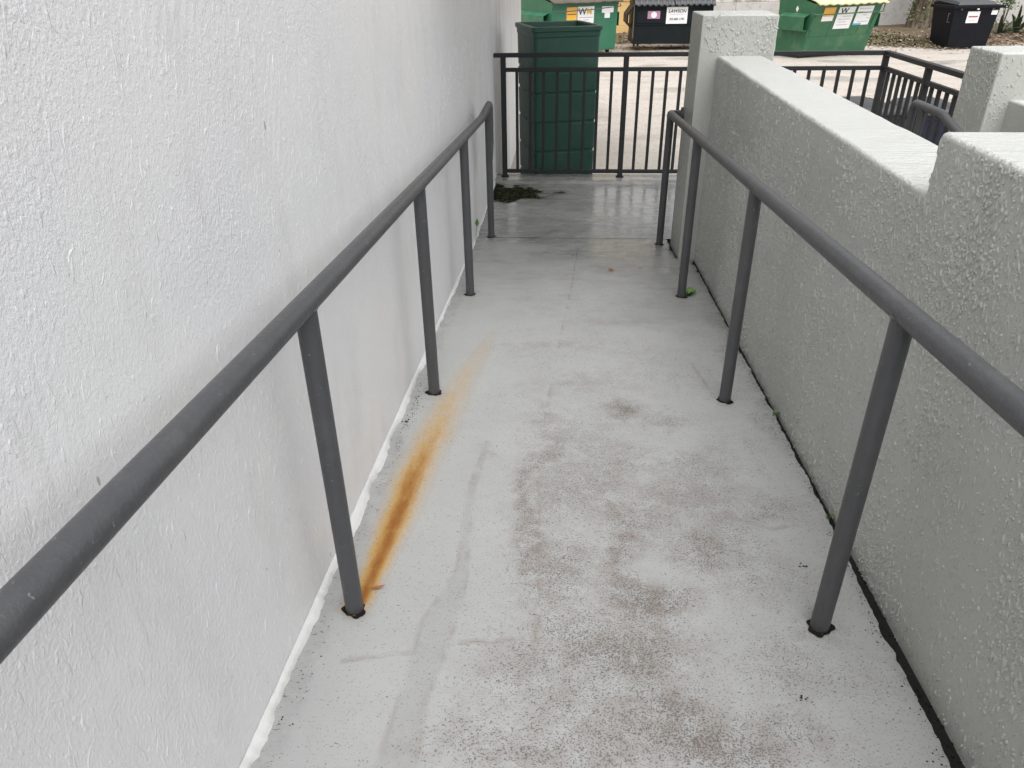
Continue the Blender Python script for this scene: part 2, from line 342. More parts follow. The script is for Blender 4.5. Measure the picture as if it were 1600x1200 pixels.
def thing(name, label, cat, loc=(0, 0, 0), rz=0, group=None):
    o = bpy.data.objects.new(name, None); col.objects.link(o); o.location = loc; o.rotation_euler = (0, 0, rz); o.empty_display_size = .1
    return tag(o, label, cat, group)
def grid_mesh(name, V, fl):   # V: (rows, cols, 3)
    r, c, _ = V.shape; idx = np.arange(r*c).reshape(r, c)
    f = np.stack([idx[:-1, :-1], idx[:-1, 1:], idx[1:, 1:], idx[1:, :-1]], -1).reshape(-1, 4)
    me = bpy.data.meshes.new(name); me.from_pydata(V.reshape(-1, 3).tolist(), [], f.tolist()); me.update()
    me.polygons.foreach_set('use_smooth', np.ones(len(me.polygons), bool))
    for k, a in fl.items():
        at = me.attributes.new(k, 'FLOAT', 'POINT'); at.data.foreach_set('value', np.ascontiguousarray(a.reshape(-1), dtype=np.float32))
    return me

# ------------------------------------------------------------------ ground, ramp, landing
g = MB(); N_ = 60
gx = np.concatenate([np.linspace(-60, -8, 8), np.linspace(-6, 18, 60), np.linspace(22, 80, 8)]); gy = np.concatenate([np.linspace(-40, 2, 8), np.linspace(4, 32, 70), np.linspace(36, 160, 10)])
GX, GY = np.meshgrid(gx, gy); GZ = (fbm(GX*.5, GY*.5, 3)-.5)*.03-.004
tag(add('ground', grid_mesh('ground', np.stack([GX, GY, GZ], -1), {}), 'lot'), kind='structure')

RUST = [(-.527, 1.40), (-.519, 1.661), (-.511, 1.86), (-.508, 2.072), (-.488, 2.273), (-.467, 2.532), (-.44, 2.773), (-.394, 3.052), (-.349, 3.377), (-.33, 3.62)]
RY = np.array([p[1] for p in RUST]); RX = np.array([p[0] for p in RUST])
RW = np.array([.030, .050, .064, .074, .080, .080, .074, .066, .055, .04]); RI = np.array([1.15, 1.1, 1.0, .84, .66, .50, .40, .28, .14, 0])
RC = np.array([1, 1, .95, .75, .42, .2, .08, .0, 0, 0])
BANDL = np.array([(-.374, .85), (-.36, 1.05), (-.348, 1.267), (-.35, 1.349), (-.310, 1.46), (-.283, 1.567), (-.296, 1.75), (-.304, 1.941), (-.29, 2.1), (-.265, 2.35)])
BANDR = np.array([(-.284, .85), (-.293, 1.114), (-.272, 1.22), (-.263, 1.307), (-.250, 1.45), (-.254, 1.568), (-.272, 1.8), (-.280, 1.976), (-.276, 2.056), (-.262, 2.35)])
CRACKS = [[(.10, 5.0), (.061, 4.234), (.03, 3.8), (.008, 3.483), (-.038, 2.794), (-.063, 2.344), (-.065, 1.996), (-.052, 1.688), (-.046, 1.466), (-.05, 1.25)],
          [(-.52, 1.203), (-.47, 1.217), (-.43, 1.221), (-.40, 1.236), (-.34, 1.239)], [(-.244, 1.279), (-.20, 1.291), (-.16, 1.286), (-.108, 1.302)],
          [(-.56, 5.267), (-.2, 5.262), (.1, 5.268), (.68, 5.262)], [(-.42, 5.12), (-.32, 5.10), (-.22, 5.03)],
          [(.60, 3.05), (.615, 2.9), (.64, 2.74)], [(.50, 1.86), (.58, 1.84), (.66, 1.80), (.74, 1.83)]]
BLOBS = [(.285, 2.572, .09, .10, .9, .8), (.439, 2.472, .10, .10, .7, .3), (.203, 2.264, .16, .16, .5, .2), (.06, 2.0, .22, .26, .6, .25), (.244, 1.458, .12, .10, .95, .9),
         (.134, 1.313, .2, .16, .9, .5), (.26, 1.16, .2, .16, .85, .6), (.02, 1.548, .15, .2, .7, .35), (-.054, 1.62, .05, .16, .7, .9), (.677, 1.927, .12, .08, .6, .1),
         (-.22, 2.241, .09, .09, .35, .2), (.42, 1.715, .1, .1, .8, .5), (-.05, 1.196, .14, .14, .6, .3), (.023, 1.02, .14, .07, .7, .2), (.60, 1.25, .13, .12, .55, .1), (.25, 1.85, .2, .2, .6, .2),
         (-.07, 2.0, .05, .6, .75, .7), (.20, 1.7, .06, .5, .7, .7), (.05, 1.25, .07, .3, .7, .5), (.30, 1.02, .25, .12, .9, .7), (-.05, 1.0, .2, .1, .6, .4), (.15, 2.05, .12, .25, .65, .4), (.5, 1.05, .15, .12, .6, .3), (.15, 1.0, .3, .2, .7, .5), (.4, 2.1, .15, .15, .45, .2), (.33, 3.0, .25, .3, .2, .0), (-.15, 2.75, .2, .2, .25, .1), (.1, 4.6, .4, .4, .25, 0), (-.3, 5.1, .3, .2, .4, 0),
         (-.05, 3.2, .5, .10, .4, .2), (.25, 3.55, .35, .07, .45, .1), (-.2, 3.9, .3, .08, .4, 0), (.35, 4.2, .3, .1, .5, 0), (0, 4.45, .35, .08, .5, .1), (-.35, 4.7, .2, .15, .5, 0), (.45, 4.75, .2, .12, .5, 0), (.1, 2.8, .3, .10, .45, .3), (.5, 2.9, .15, .12, .4, 0), (-.1, 2.45, .12, .14, .5, .3), (.35, 1.95, .3, .2, .5, .4), (.55, 1.55, .2, .15, .45, .2), (.70, 2.25, .06, .2, .45, 0), (.78, 2.5, .05, .3, .6, 0), (.80, 3.4, .06, .5, .7, 0)]
def gap(y):
    a = .016+.020*sstep(2.3, 1.0, y)
    return a+.018*sstep(.5, .85, fbm(y*5, y*0+3.3, 4))+.012*(fbm(y*16, y*0+8.1, 4)-.4)+.009*(fbm(y*70, y*0+2.1, 3)-.4)
def gy0_(Y): return np.where(Y < 4.76, PAR_X0-.02, .743)
def floor_attrs(X, Y):
    warpx = (fbm(X*9+3, Y*9, 3)-.5)*.03; A = {}
    cx = np.interp(Y, RY, RX); w = np.interp(Y, RY, RW); inten = np.interp(Y, RY, RI, left=0)
    t = (X+warpx*.7*sstep(1.5, 2.2, Y)-cx)/w
    A['rust'] = inten*np.exp(-np.where(t > 0, t*.95, t*1.15)**2*1.3)
    A['core'] = np.interp(Y, RY, RC, left=0)*np.exp(-((t-.12)*1.9)**2)
    ring = np.hypot(X+.535, Y-1.385); A['rust'] = np.maximum(A['rust'], .45*sstep(.060, .03, ring+warpx*1.6))
    dirt = .12+.2*sstep(-.4, -.1, X)*sstep(2.2, 3.2, Y)*sstep(.3, .65, fbm(X*2.2, Y*3.5+3, 4))+.42*sstep(-.25, .0, X)*sstep(.75, .5, X)*sstep(2.7, 2.2, Y)*sstep(.25, .55, fbm(X*2.5+8, Y*2.5, 3)); red = np.zeros(X.shape)
    wx = X+(fbm(X*5, Y*5+9, 4)-.5)*.25; wy = Y+(fbm(X*5+30, Y*5, 4)-.5)*.25
    for bx, by, sx, sy, a, rd in BLOBS:
        e = np.exp(-(((wx-bx)/sx)**2+((wy-by)/sy)**2)); dirt = np.maximum(dirt, a*e); red = np.maximum(red, rd*e)
    dirt = np.clip(dirt+.12*(fbm(X*4, Y*3, 4)-.5), 0, 1)
    dirt = dirt*(1-.7*np.clip(A['rust'], 0, 1)); A['dirt'] = dirt*sstep(-.62, -.15, X+.5*(fbm(X*3, Y*3+7, 3)-.5)); A['red'] = red
    bl = np.interp(Y, BANDL[:, 1], BANDL[:, 0]); br = np.interp(Y, BANDR[:, 1], BANDR[:, 0])
    A['band'] = sstep(bl-.006, bl+.006, X+warpx*.2)*sstep(br+.006, br-.006, X+warpx*.2)*sstep(2.35, 1.9, Y)
    dl = np.full(X.shape, 9.)
    for cpts in CRACKS: dl = np.minimum(dl, pdist(X+warpx*.35, Y, cpts))
    dl = np.minimum(dl, np.where(Y < 2.3, np.minimum(np.abs(X-bl), np.abs(X-br))+.0016, 9)); A['lines'] = dl
    wn_ = fbm(X*2.2, Y*2.2+2, 4)
    A['wet'] = np.clip(sstep(3.3, 5.7, Y+1.6*(wn_-.5)+.4*sstep(.2, .7, X))*(.72+.28*sstep(.3, .7, fbm(X*2.6+5, Y*4.4, 5)))+.9*sstep(6.25, 6.5, Y+.25*(wn_-.5))*sstep(-.2, .1, X)*sstep(6.84, 6.78, Y), 0, 1)
    A['mold'] = 1.05*sstep(.50, .05, np.hypot((X+.50)*.95, (Y-6.5)*.95)+.5*(fbm(X*6, Y*6, 5)-.5))+.30*np.exp(-(((X+.1)/.45)**2+((Y-6.45)/.28)**2))
    gy_ = np.where(Y < 4.76, PAR_X0, .763)
    A['mold'] = np.maximum(A['mold'], .42*sstep(.10, .0, gy_-X+.05*(fbm(X*20, Y*20, 3)-.5))*sstep(2.0, 3.4, Y))
    A['mold'] = np.maximum(A['mold'], .36*sstep(.07, .0, X-WALL_X-.02)*sstep(4.2, 5.4, Y))
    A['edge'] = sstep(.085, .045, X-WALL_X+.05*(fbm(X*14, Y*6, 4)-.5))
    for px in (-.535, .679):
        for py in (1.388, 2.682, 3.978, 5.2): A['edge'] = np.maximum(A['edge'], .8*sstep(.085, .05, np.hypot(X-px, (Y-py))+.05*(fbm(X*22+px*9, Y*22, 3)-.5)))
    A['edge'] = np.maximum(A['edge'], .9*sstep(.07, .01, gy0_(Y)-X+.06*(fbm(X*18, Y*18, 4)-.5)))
    return A
def floor_z(X, Y):
    return zr(Y)+(fbm(X*7, Y*7, 3)-.5)*.0025+(fbm(X*40, Y*40, 2)-.5)*.0008
ys = np.concatenate([np.arange(-2.5, .6, .1), np.arange(.6, JOINT_Y, .0115), [JOINT_Y]])
xe = np.where(ys < 4.76, PAR_X0-gap(ys), .763-gap(ys)*.8)
u = np.linspace(0, 1, 128)
X = WALL_X-.02+(xe[:, None]-WALL_X+.02)*u[None]; Y = np.repeat(ys[:, None], 128, 1)
Z = floor_z(X, Y)-.006*sstep(.985, 1.0, u)[None]*fbm(Y*9, X*9, 3)
V = np.stack([X, Y, Z], -1)
A = floor_attrs(V[..., 0], V[..., 1])
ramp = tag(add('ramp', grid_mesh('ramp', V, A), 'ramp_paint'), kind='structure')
E_ = V[:, -1]; Ev = np.stack([E_, E_+np.array([.002, 0, -.03])], 1)
add('slab_edge', grid_mesh('slab_edge', Ev, {}), 'gap_soil', ramp)
me = MB().add([(.68, -2.5, zf(-2.5)-.018), (.90, -2.5, zf(-2.5)-.018), (.90, JOINT_Y, LAND_Z-.018), (.68, JOINT_Y, LAND_Z-.018)], [(0, 1, 2, 3)]).mesh('gap_soil')
add('gap_soil', me, 'gap_soil', ramp)

jx = np.linspace(-.60, .735, 180); jw = .0006+.0028*sstep(.25, .7, fbm(jx*14, jx*0+6, 4)); jc = JOINT_Y-.004+.010*(fbm(jx*5, jx*0+2, 4)-.5)
JV = np.stack([np.stack([jx, jc+sg*jw, zr(jc+sg*jw)+.0018], -1) for sg in (-1, 1)], 0)
add('joint', grid_mesh('joint', JV, {}), 'gap_soil', ramp)
xs = np.concatenate([np.arange(WALL_X-.02, .9, .0125), np.linspace(.9, 2.72, 60)]); ys = np.concatenate([np.linspace(JOINT_Y, 6.78, 120), np.linspace(6.785, 6.84, 8), np.linspace(6.85, LAND_Y1, 12)])
X, Y = np.meshgrid(xs, ys); Z = floor_z(X, Y)-.004*sstep(5.3, 6.4, Y)+.016*sstep(6.78, 6.835, Y+.008*(fbm(X*6, Y*0+1, 3)-.5))
V = np.stack([X, Y, Z], -1); V = np.concatenate([V, V[-1:]*np.array([1, 1, 0])+np.array([0, .002, -.05])], 0)
tag(add('landing', grid_mesh('landing', V, floor_attrs(V[..., 0], V[..., 1])), 'ramp_paint'), kind='structure')
# steps down from the landing between the two parapets
st = MB().box(1.13, 2.36, 4.60, JOINT_Y+.01, -.05, LAND_Z-.006).box(1.13, 2.36, 4.28, 4.598, -.05, LAND_Z-.13).box(1.13, 2.36, 3.96, 4.278, -.05, LAND_Z-.26)
tag(add('steps', st.mesh('steps', .008), 'stucco_top_lit'), kind='structure')

# ------------------------------------------------------------------ building on the left
bld = thing('building', 'tall white stucco building whose side wall runs along the left of the ramp', 'building', (WALL_X, 0, 0))
me = MB().box(-8, 0, -6, 11.2, -.2, 3.7).mesh('wall', .012, 2); add('wall', me, 'wall_white', bld)
me = MB().box(-8.1, .0, -6.1, 11.3, 3.702, 3.9).mesh('coping', .02); add('coping', me, 'stucco_top_lit', bld)
me = MB().box(.002, 1.30, 3.6, 11.3, 2.98, 3.12).mesh('added_shade_canopy', .01); add('added_shade_canopy', me, 'stucco_top_lit', bld)  # unseen slab, added only to shade the far wall and landing
# paint bead along the foot of the wall
yb = np.arange(-1, LAND_Y1-.02, .006); wob = fbm(yb*6, yb*0+1.7, 4); jag = fbm(yb*45, yb*0+4.2, 3)
fall = .45+.55*sstep(5.2, 2.0, yb)
wb = (.010+.016*sstep(.3, .75, wob)+.009*(jag-.4))*fall; hb = (.016+.012*fbm(yb*5+9, yb*0, 3)+.004*(jag-.5))*fall
t = np.linspace(0, 1, 7); prof = []
for k in t:
    bulge = .006*math.sin(math.pi*k)
    prof.append(np.stack([.0008+wb*k**1.4+bulge*.6, yb, zr(yb)+hb*(1-k)**1.2+bulge*.5-.001*(k > .99)+.0006], -1))
V = np.stack(prof, 1); V[..., 2] += (fbm(V[..., 1]*60, V[..., 0]*200, 3)-.5)*.0012*np.sin(np.pi*t)[None]
add('paint_bead', grid_mesh('paint_bead', V, {}), 'bead_white', bld)

# ------------------------------------------------------------------ parapets and pillars
def wobble(me, amp=.003, sc=9):
    for v in me.vertices:
        x, y, z = v.co; v.co.x += (fbm(np.array(y*sc), np.array(z*sc+4), 2)-.5)*amp; v.co.z += (fbm(np.array(y*sc+7), np.array(x*sc*3), 2)-.5)*amp
    return me
def stucco_block(name, x0, x1, y0, y1, z0, z1, parent, n=60, r=.012):
    """box with rounded, slightly uneven arrises, subdivided along its length, and a brushed top as a second material"""
    bm = bmesh.new(); bmesh.ops.create_cube(bm, size=1)
    for v in bm.verts: v.co = Vector((x0+(v.co.x+.5)*(x1-x0), y0+(v.co.y+.5)*(y1-y0), z0+(v.co.z+.5)*(z1-z0)))
    bmesh.ops.bevel(bm, geom=bm.edges[:], offset=r, segments=3, affect='EDGES', profile=.5)
    for k in range(1, n):
        yy = y0+(y1-y0)*k/n; bmesh.ops.bisect_plane(bm, geom=bm.verts[:]+bm.edges[:]+bm.faces[:], plane_co=(0, yy, 0), plane_no=(0, 1, 0))
    me = bpy.data.meshes.new(name); bm.normal_update()
    for f in bm.faces: f.material_index = 1 if f.normal.z > .6 else 0; f.smooth = max(abs(q) for q in f.normal) < .999
    bm.to_mesh(me); bm.free(); wobble(me, .005, 7)
    me.materials.append(M['stucco_grey']); me.materials.append(M['stucco_top_lit']); return add(name, me, None, parent)
PT = CAM_Z-.504; RT = CAM_Z-.360; PIL_T = CAM_Z-.292
par = thing('parapet_wall', 'grey stucco parapet wall right of the ramp ending in a square pillar at the fence', 'wall')
stucco_block('low_wall', PAR_X0, PAR_X1, 1.80, 4.80, -.1, PT, par)
stucco_block('raised_wall', PAR_X0-.0015, PAR_X1+.002, -4, 1.845, -.1, RT, par)
stucco_block('pillar', .763, 1.193, 4.765, 5.168, -.1, PIL_T, par, 10, .008)
par2 = thing('parapet_wall', 'grey stucco parapet with pillar beyond the steps at the right edge', 'wall')
stucco_block('pillar', 2.36, 2.84, 4.56, 4.93, -.1, CAM_Z-.478, par2, 10)
stucco_block('low_wall', 2.47, 2.72, -3, 4.57, -.1, CAM_Z-.72, par2, 40)

# knock-down lumps of the render, thrown on the faces as real relief
def lumps(parent, face, n, seed, big=1.0, mat='stucco_grey', hf=1.0, elong=1.0):
    rr = np.random.default_rng(seed); K = 7
    a = rr.random(n*3); b = rr.random(n*3); (ua, ub), (va, vb), P = face
    U = ua+(ub-ua)*a; W = va+(vb-va)*b
    keep = rr.random(n*3) < .10+.9*sstep(.34, .66, fbm(U*3.2+seed, W*3.2+4, 4)); U, W = U[keep][:n], W[keep][:n]; m_ = len(U)
    sz = (.0014+.0026*rr.random(m_)**1.7)*big; el = np.where(rr.random(m_) < .45, 1.6+3.4*rr.random(m_), 1+rr.random(m_)*.9); tl = rr.normal(0, .30, m_); hh = sz*(.55+.6*rr.random(m_))*hf; el = el*elong
    curv = rr.normal(0, .35, m_)
    vs = np.zeros((m_, 2*K+1, 3)); ang = np.linspace(0, 2*np.pi, K, endpoint=False)
    for r_, (sc, hz) in enumerate(((1.25, -.0006), (.72, .72))):
        for i, q in enumerate(ang):
            jit = 1+.25*(rr.random(m_)-.5); p = np.cos(q)*sz*sc*jit; w = np.sin(q)*sz*el*sc*jit; p = p+curv*w*w/(sz*el+1e-6)*.5
            uu = U+p*np.cos(tl)-w*np.sin(tl); ww = W+p*np.sin(tl)+w*np.cos(tl); vs[:, r_*K+i] = np.stack(P(uu, ww, np.where(hz < 0, -.0006, hh*hz)), -1)
    vs[:, 2*K] = np.stack(P(U, W, hh), -1)
    f = []
    for i in range(K):
        j = (i+1) % K; f.append((i, j, K+j)); f.append((i, K+j, K+i)); f.append((K+i, K+j, 2*K))
    f = np.array(f); F = (f[None]+(np.arange(m_)*(2*K+1))[:, None, None]).reshape(-1, 3)
    me = bpy.data.meshes.new('stucco_lumps'); me.from_pydata(vs.reshape(-1, 3).tolist(), [], F.tolist()); me.update()
    bm = bmesh.new(); bm.from_mesh(me); bmesh.ops.recalc_face_normals(bm, faces=bm.faces); bm.to_mesh(me); bm.free()
    me.polygons.foreach_set('use_smooth', np.ones(len(me.polygons), bool)); tag(add('stucco_lumps', me, mat, parent), kind='stuff')
lumps(par, ((1.80, 4.76), (.40, PT-.01), lambda u, w, h_: (PAR_X0-h_, u, w)), 20000, 1, .95)
lumps(par, ((.70, 1.84), (.60, RT-.01), lambda u, w, h_: (PAR_X0-.0015-h_, u, w)), 12000, 2, .95)
lumps(par, ((.775, 1.18), (PT+.0, PIL_T-.01), lambda u, w, h_: (u, 4.765-h_, w)), 500, 3, 1.5)
lumps(bld, ((.55, 6.9), (.45, 2.35), lambda u, w, h_: (h_, u, w)), 9000, 6, 1.0, 'wall_white', .17, 1.7)
lumps(bld, ((.45, 3.2), (.7, 2.6), lambda u, w, h_: (h_, u, w)), 8000, 7, 1.15, 'wall_white', .12, .9)
lumps(par2, ((2.37, 2.83), (1.1, CAM_Z-.49), lambda u, w, h_: (u, 4.56-h_, w)), 400, 4, 1.3)
lumps(par2, ((4.57, 4.92), (1.0, CAM_Z-.49), lambda u, w, h_: (2.36-h_, u, w)), 500, 5, 1.3)

# ------------------------------------------------------------------ handrails along the ramp
PR = .0242
def collar(parent, x, y, rx, ry, seed):
    rr = random.Random(seed); k = 36; z = zf(y)+.0022
    ph = [rr.random()*6.28 for _ in range(4)]
    def ring(a, b, sd): return [(x+math.cos(q)*a*w_, y-.003+math.sin(q)*b*w_, 0) for q in [2*math.pi*i/k for i in range(k)] for w_ in [1+.13*math.sin(2*q+ph[0])+.11*math.sin(3*q+ph[1])+.08*math.sin(7*q+ph[2])+.06*sd.random()]]
    o = ring(rx, ry, rr); fo = [(p[0], p[1], zf(p[1])+.0022) for p in o]
    m = MB().add(fo, [tuple(range(k))]); add('post_hole', m.mesh('post_hole'), 'rust_hole', parent)
    m = MB(); pts = [(x+math.cos(a)*PR*1.16, y+math.sin(a)*PR*1.16, zf(y)+.002) for a in np.linspace(4.0+rr.random()*.5, 4.9+rr.random()*.5, 9)]
    m.tube(pts, [.001]+[.0015+.0018*rr.random() for _ in range(7)]+[.001], 6); add('rust_scale', m.mesh('rust_scale'), 'rust_lip', parent)
def weld(post, x, y, z):
    q_ = random.random(); pts = [(x+math.cos(a)*PR*1.0, y+math.sin(a)*PR*1.0, z-.006-.009*math.sin(a)**2*0+.012*(math.cos(a)**2)+.001*math.sin(a*9+q_*6)) for a in np.linspace(0, 2*math.pi, 41)]
    add('weld', MB().tube(pts, .0032, 6, False).mesh('weld'), 'rail_paint', post)
def arc_pts(c, a, b, r, n=6):
    """fillet of a corner c between points a and b"""
    c, a, b = Vector(c), Vector(a), Vector(b); d1 = (a-c).normalized(); d2 = (b-c).normalized(); ang = d1.angle(d2); L = r/math.tan(ang/2)
    p, q = c+d1*L, c+d2*L; out = []
    for i in range(n+1):
        t = i/n; out.append((p*(1-t)**2+c*2*t*(1-t)+q*t*t))
    return out
RH = .882
lh = thing('handrail', 'dark grey pipe handrail along the white wall with rust running from its post', 'handrail', (0, 0, 0), group='handrails of the ramp')
LX = -.535
k0 = Vector((LX, 4.85, zf(4.85)+RH)); k1 = Vector((LX, 5.40, k0.z+.004)); k2 = Vector((LX, 5.40, k0.z-.36))
pts = [Vector((LX, -1.2, zf(-1.2)+RH)), Vector((LX, .5, zf(.5)+RH)), Vector((LX, 2.5, zf(2.5)+RH))]
pts += arc_pts(k0, pts[-1], k1, .35, 5)+arc_pts(k1, k0, k2, .055, 6)+[Vector((LX, 5.398, k0.z-.20))]+arc_pts((LX, 5.395, k0.z-.27), k1, (LX, 5.29, k0.z-.36), .05, 4)+[Vector((LX, 5.30, k0.z-.352))]
add('rail', MB().tube(pts, PR, 24).mesh('rail'), 'rail_paint', lh)
for i, y in enumerate((.08, 1.385, 2.687, 3.969, 5.28)):
    top = (zf(y)+RH if y < 4.8 else k0.z)
    p_ = add('post', MB().tube([(LX, y, zf(y)-.06), (LX, y, zf(y)+.3), (LX, y, top)], PR*.985, 20).mesh('post'), 'rail_paint', lh); weld(p_, LX, y, top-PR*.55)
    collar(lh, LX, y, .030, .0325, 11+i)
rh = thing('handrail', 'dark grey pipe handrail beside the grey parapet, returned into its pillar', 'handrail', (0, 0, 0), group='handrails of the ramp')
RX_ = .679
e = Vector((RX_, 5.13, zf(5.13)+RH))
pts = [Vector((RX_, -1.2, zf(-1.2)+RH)), Vector((RX_, 1., zf(1.)+RH)), Vector((RX_, 3., zf(3.)+RH)), Vector((RX_, 4.9, zf(4.9)+RH))]+arc_pts(e, pts[0]*0+Vector((RX_, 4.9, zf(4.9)+RH)), e+Vector((.2, 0, 0)), .012, 3)+[e+Vector((.095, 0, 0))]
add('rail', MB().tube(pts, PR, 24).mesh('rail'), 'rail_paint', rh)
add('wall_flange', MB().tube([e+Vector((.068, 0, 0)), e+Vector((.088, 0, 0))], .042, 20).mesh('wall_flange'), 'rail_paint', rh)
for i, y in enumerate((.08, 1.392, 2.677, 3.987, 5.12)):
    p_ = add('post', MB().tube([(RX_, y, zf(y)-.06), (RX_, y, zf(y)+.3), (RX_, y, zf(y)+RH)], PR*.985, 20).mesh('post'), 'rail_paint', rh); weld(p_, RX_, y, zf(y)+RH-PR*.55)
    collar(rh, RX_, y, .031, .034, 31+i)
# short handrail of the steps beyond the parapet
sh = thing('handrail', 'short dark handrail bending down the steps behind the parapet', 'handrail', (0, 0, 0))
SX = 2.2; a0 = Vector((SX, 5.12, CAM_Z-.822)); a1 = Vector((SX, 4.72, CAM_Z-.822)); a2 = Vector((SX, 3.9, CAM_Z-1.02)); low = Vector((SX, 5.12, LAND_Z))
pts = [low]+arc_pts(a0, low, a1, .05, 5)+arc_pts(a1, a0, a2, .2, 4)+[a2]
add('rail', MB().tube(pts, PR, 18).mesh('rail'), 'rail_paint', sh)
for y, zt, zb in ((4.98, CAM_Z-.83, LAND_Z-.02), (4.0, CAM_Z-.99, LAND_Z-.28)):
    add('post', MB().tube([(SX, y, zb), (SX, y, zt)], PR*.98, 16).mesh('post'), 'rail_paint', sh)

# ------------------------------------------------------------------ guard fence round the landing
FY = 6.985; FX = 2.68
fz_t, fz_m, fz_b = CAM_Z-.724, CAM_Z-.842, CAM_Z-1.718
fen = thing('guard_fence', 'charcoal metal picket fence round the landing at the ramp foot', 'fence')
def bar(name, x0, x1, y0, y1, z0, z1, bev=.003): return add(name, MB().box(x0, x1, y0, y1, z0, z1).mesh(name, bev, 2), 'fence_paint', fen)
bar('top_rail', WALL_X+.002, FX+.028, FY-.026, FY+.026, fz_t-.017, fz_t+.017)
bar('middle_rail', -.56, FX, FY-.018, FY+.018, fz_m-.016, fz_m+.016)
bar('bottom_rail', -.56, FX, FY-.016, FY+.016, fz_b-.016, fz_b+.016)
bar('top_rail', FX-.0265, FX+.0265, 4.93, FY-.027, fz_t-.0175, fz_t+.0175)
bar('middle_rail', FX-.018, FX+.018, 4.93, FY-.019, fz_m-.016, fz_m+.016)
bar('bottom_rail', FX-.016, FX+.016, 4.93, FY-.017, fz_b-.016, fz_b+.016)
pm = MB().box(-.0225, .0225, -.0225, .0225, LAND_Z-.02, fz_t-.0165).mesh('post', .003, 2)
posts = [(-.562, FY), (.506, FY), (1.575, FY), (FX, FY), (FX, 6.13), (FX, 5.12)]
for x, y in posts:
    p = add('post', pm, 'fence_paint', fen, (x, y, 0))
    f = MB(); k = 14; f.tube([(x, y, LAND_Z+.004), (x, y, LAND_Z+.02)], .036, k); fo = add('foot', f.mesh('foot'), 'rust_hole', p); fo.location = (-x, -y, 0)
pk = MB().box(-.0127, .0127, -.0127, .0127, fz_b+.014, fz_m-.014).mesh('picket', .002, 1)
def pickets(a, b, n, fn):
    for i in range(1, n): add('picket', pk, 'fence_paint', fen, fn(a+(b-a)*i/n))
pickets(-.562, .506, 9, lambda t: (t, FY, 0)); pickets(.506, 1.575, 9, lambda t: (t, FY, 0)); pickets(1.575, FX, 9, lambda t: (t, FY, 0))
pickets(FY, 6.13, 7, lambda t: (FX, t, 0)); pickets(6.13, 5.12, 8, lambda t: (FX, t, 0))

# ------------------------------------------------------------------ tall green bin behind the fence
def rsq(w, dd, r, k=4):
    out = []
    for cx, cy, a0 in ((w/2-r, dd/2-r, 0), (-w/2+r, dd/2-r, 90), (-w/2+r, -dd/2+r, 180), (w/2-r, -dd/2+r, 270)):
        for i in range(k+1):
            a = R(a0+90*i/k); out.append((cx+r*math.cos(a), cy+r*math.sin(a)))
    return out
def loft(prof, r=.03, k=4, w=1, dd=1, smooth=False):
    """prof: list of (z, half-inset) rings of a rounded rectangle w x dd shrunk by inset"""
    m = MB(); n = 4*(k+1); vs = []
    for z, ins in prof: vs += [(x, y, z) for x, y in rsq(w-2*ins, dd-2*ins, max(.006, r-ins*.3), k)]
    fs = [(i*n+j, i*n+(j+1) % n, (i+1)*n+(j+1) % n, (i+1)*n+j) for i in range(len(prof)-1) for j in range(n)]
    fs.append(tuple(range(n))[::-1]); fs.append(tuple(range((len(prof)-1)*n, len(prof)*n)))
    m.add(vs, fs, smooth); return m
BW, BD, BH = .62, .68, 1.626
binn = thing('waste_bin', 'tall open dark green plastic bin standing behind the fence by the white wall', 'bin', (-.10, 7.62, 0), R(17))
taper = lambda z: .018*(1-z/BH)
prof = [(.02, taper(0)+.01), (.04, taper(.04))]
for gz in (.27, .536, .802, 1.063, 1.25):
    prof += [(gz-.012, taper(gz)), (gz-.007, taper(gz)+.009), (gz+.011, taper(gz)+.009), (gz+.02, taper(gz)+.001)]
prof += [(1.535, taper(1.53)), (1.545, taper(1.53)-.006), (1.582, -.006), (1.588, -.018), (BH-.006, -.020), (BH, -.014), (BH, .014), (BH-.01, .02), (.4, .09)]
body = add('body', loft(prof, .035, 4, BW, BD).mesh('body'), 'bin_green', binn)
add('handle', MB().tube([(-.2, BD/2+.005, 1.54), (-.2, BD/2+.07, 1.57), (.2, BD/2+.07, 1.57), (.2, BD/2+.005, 1.54)], .016, 10).mesh('handle'), 'bin_green', binn)
add('rivet', MB().tube([(.2, -BD/2+.05, .12), (.2, -BD/2+.035, .12)], .012, 10).mesh('rivet'), 'sticker_white', binn)
for s in (-1, 1): add('wheel', MB().tube([(s*.2-.025, BD/2-.03, .11), (s*.2+.025, BD/2-.03, .11)], .105, 20).mesh('wheel', .006), 'plastic_black', binn)

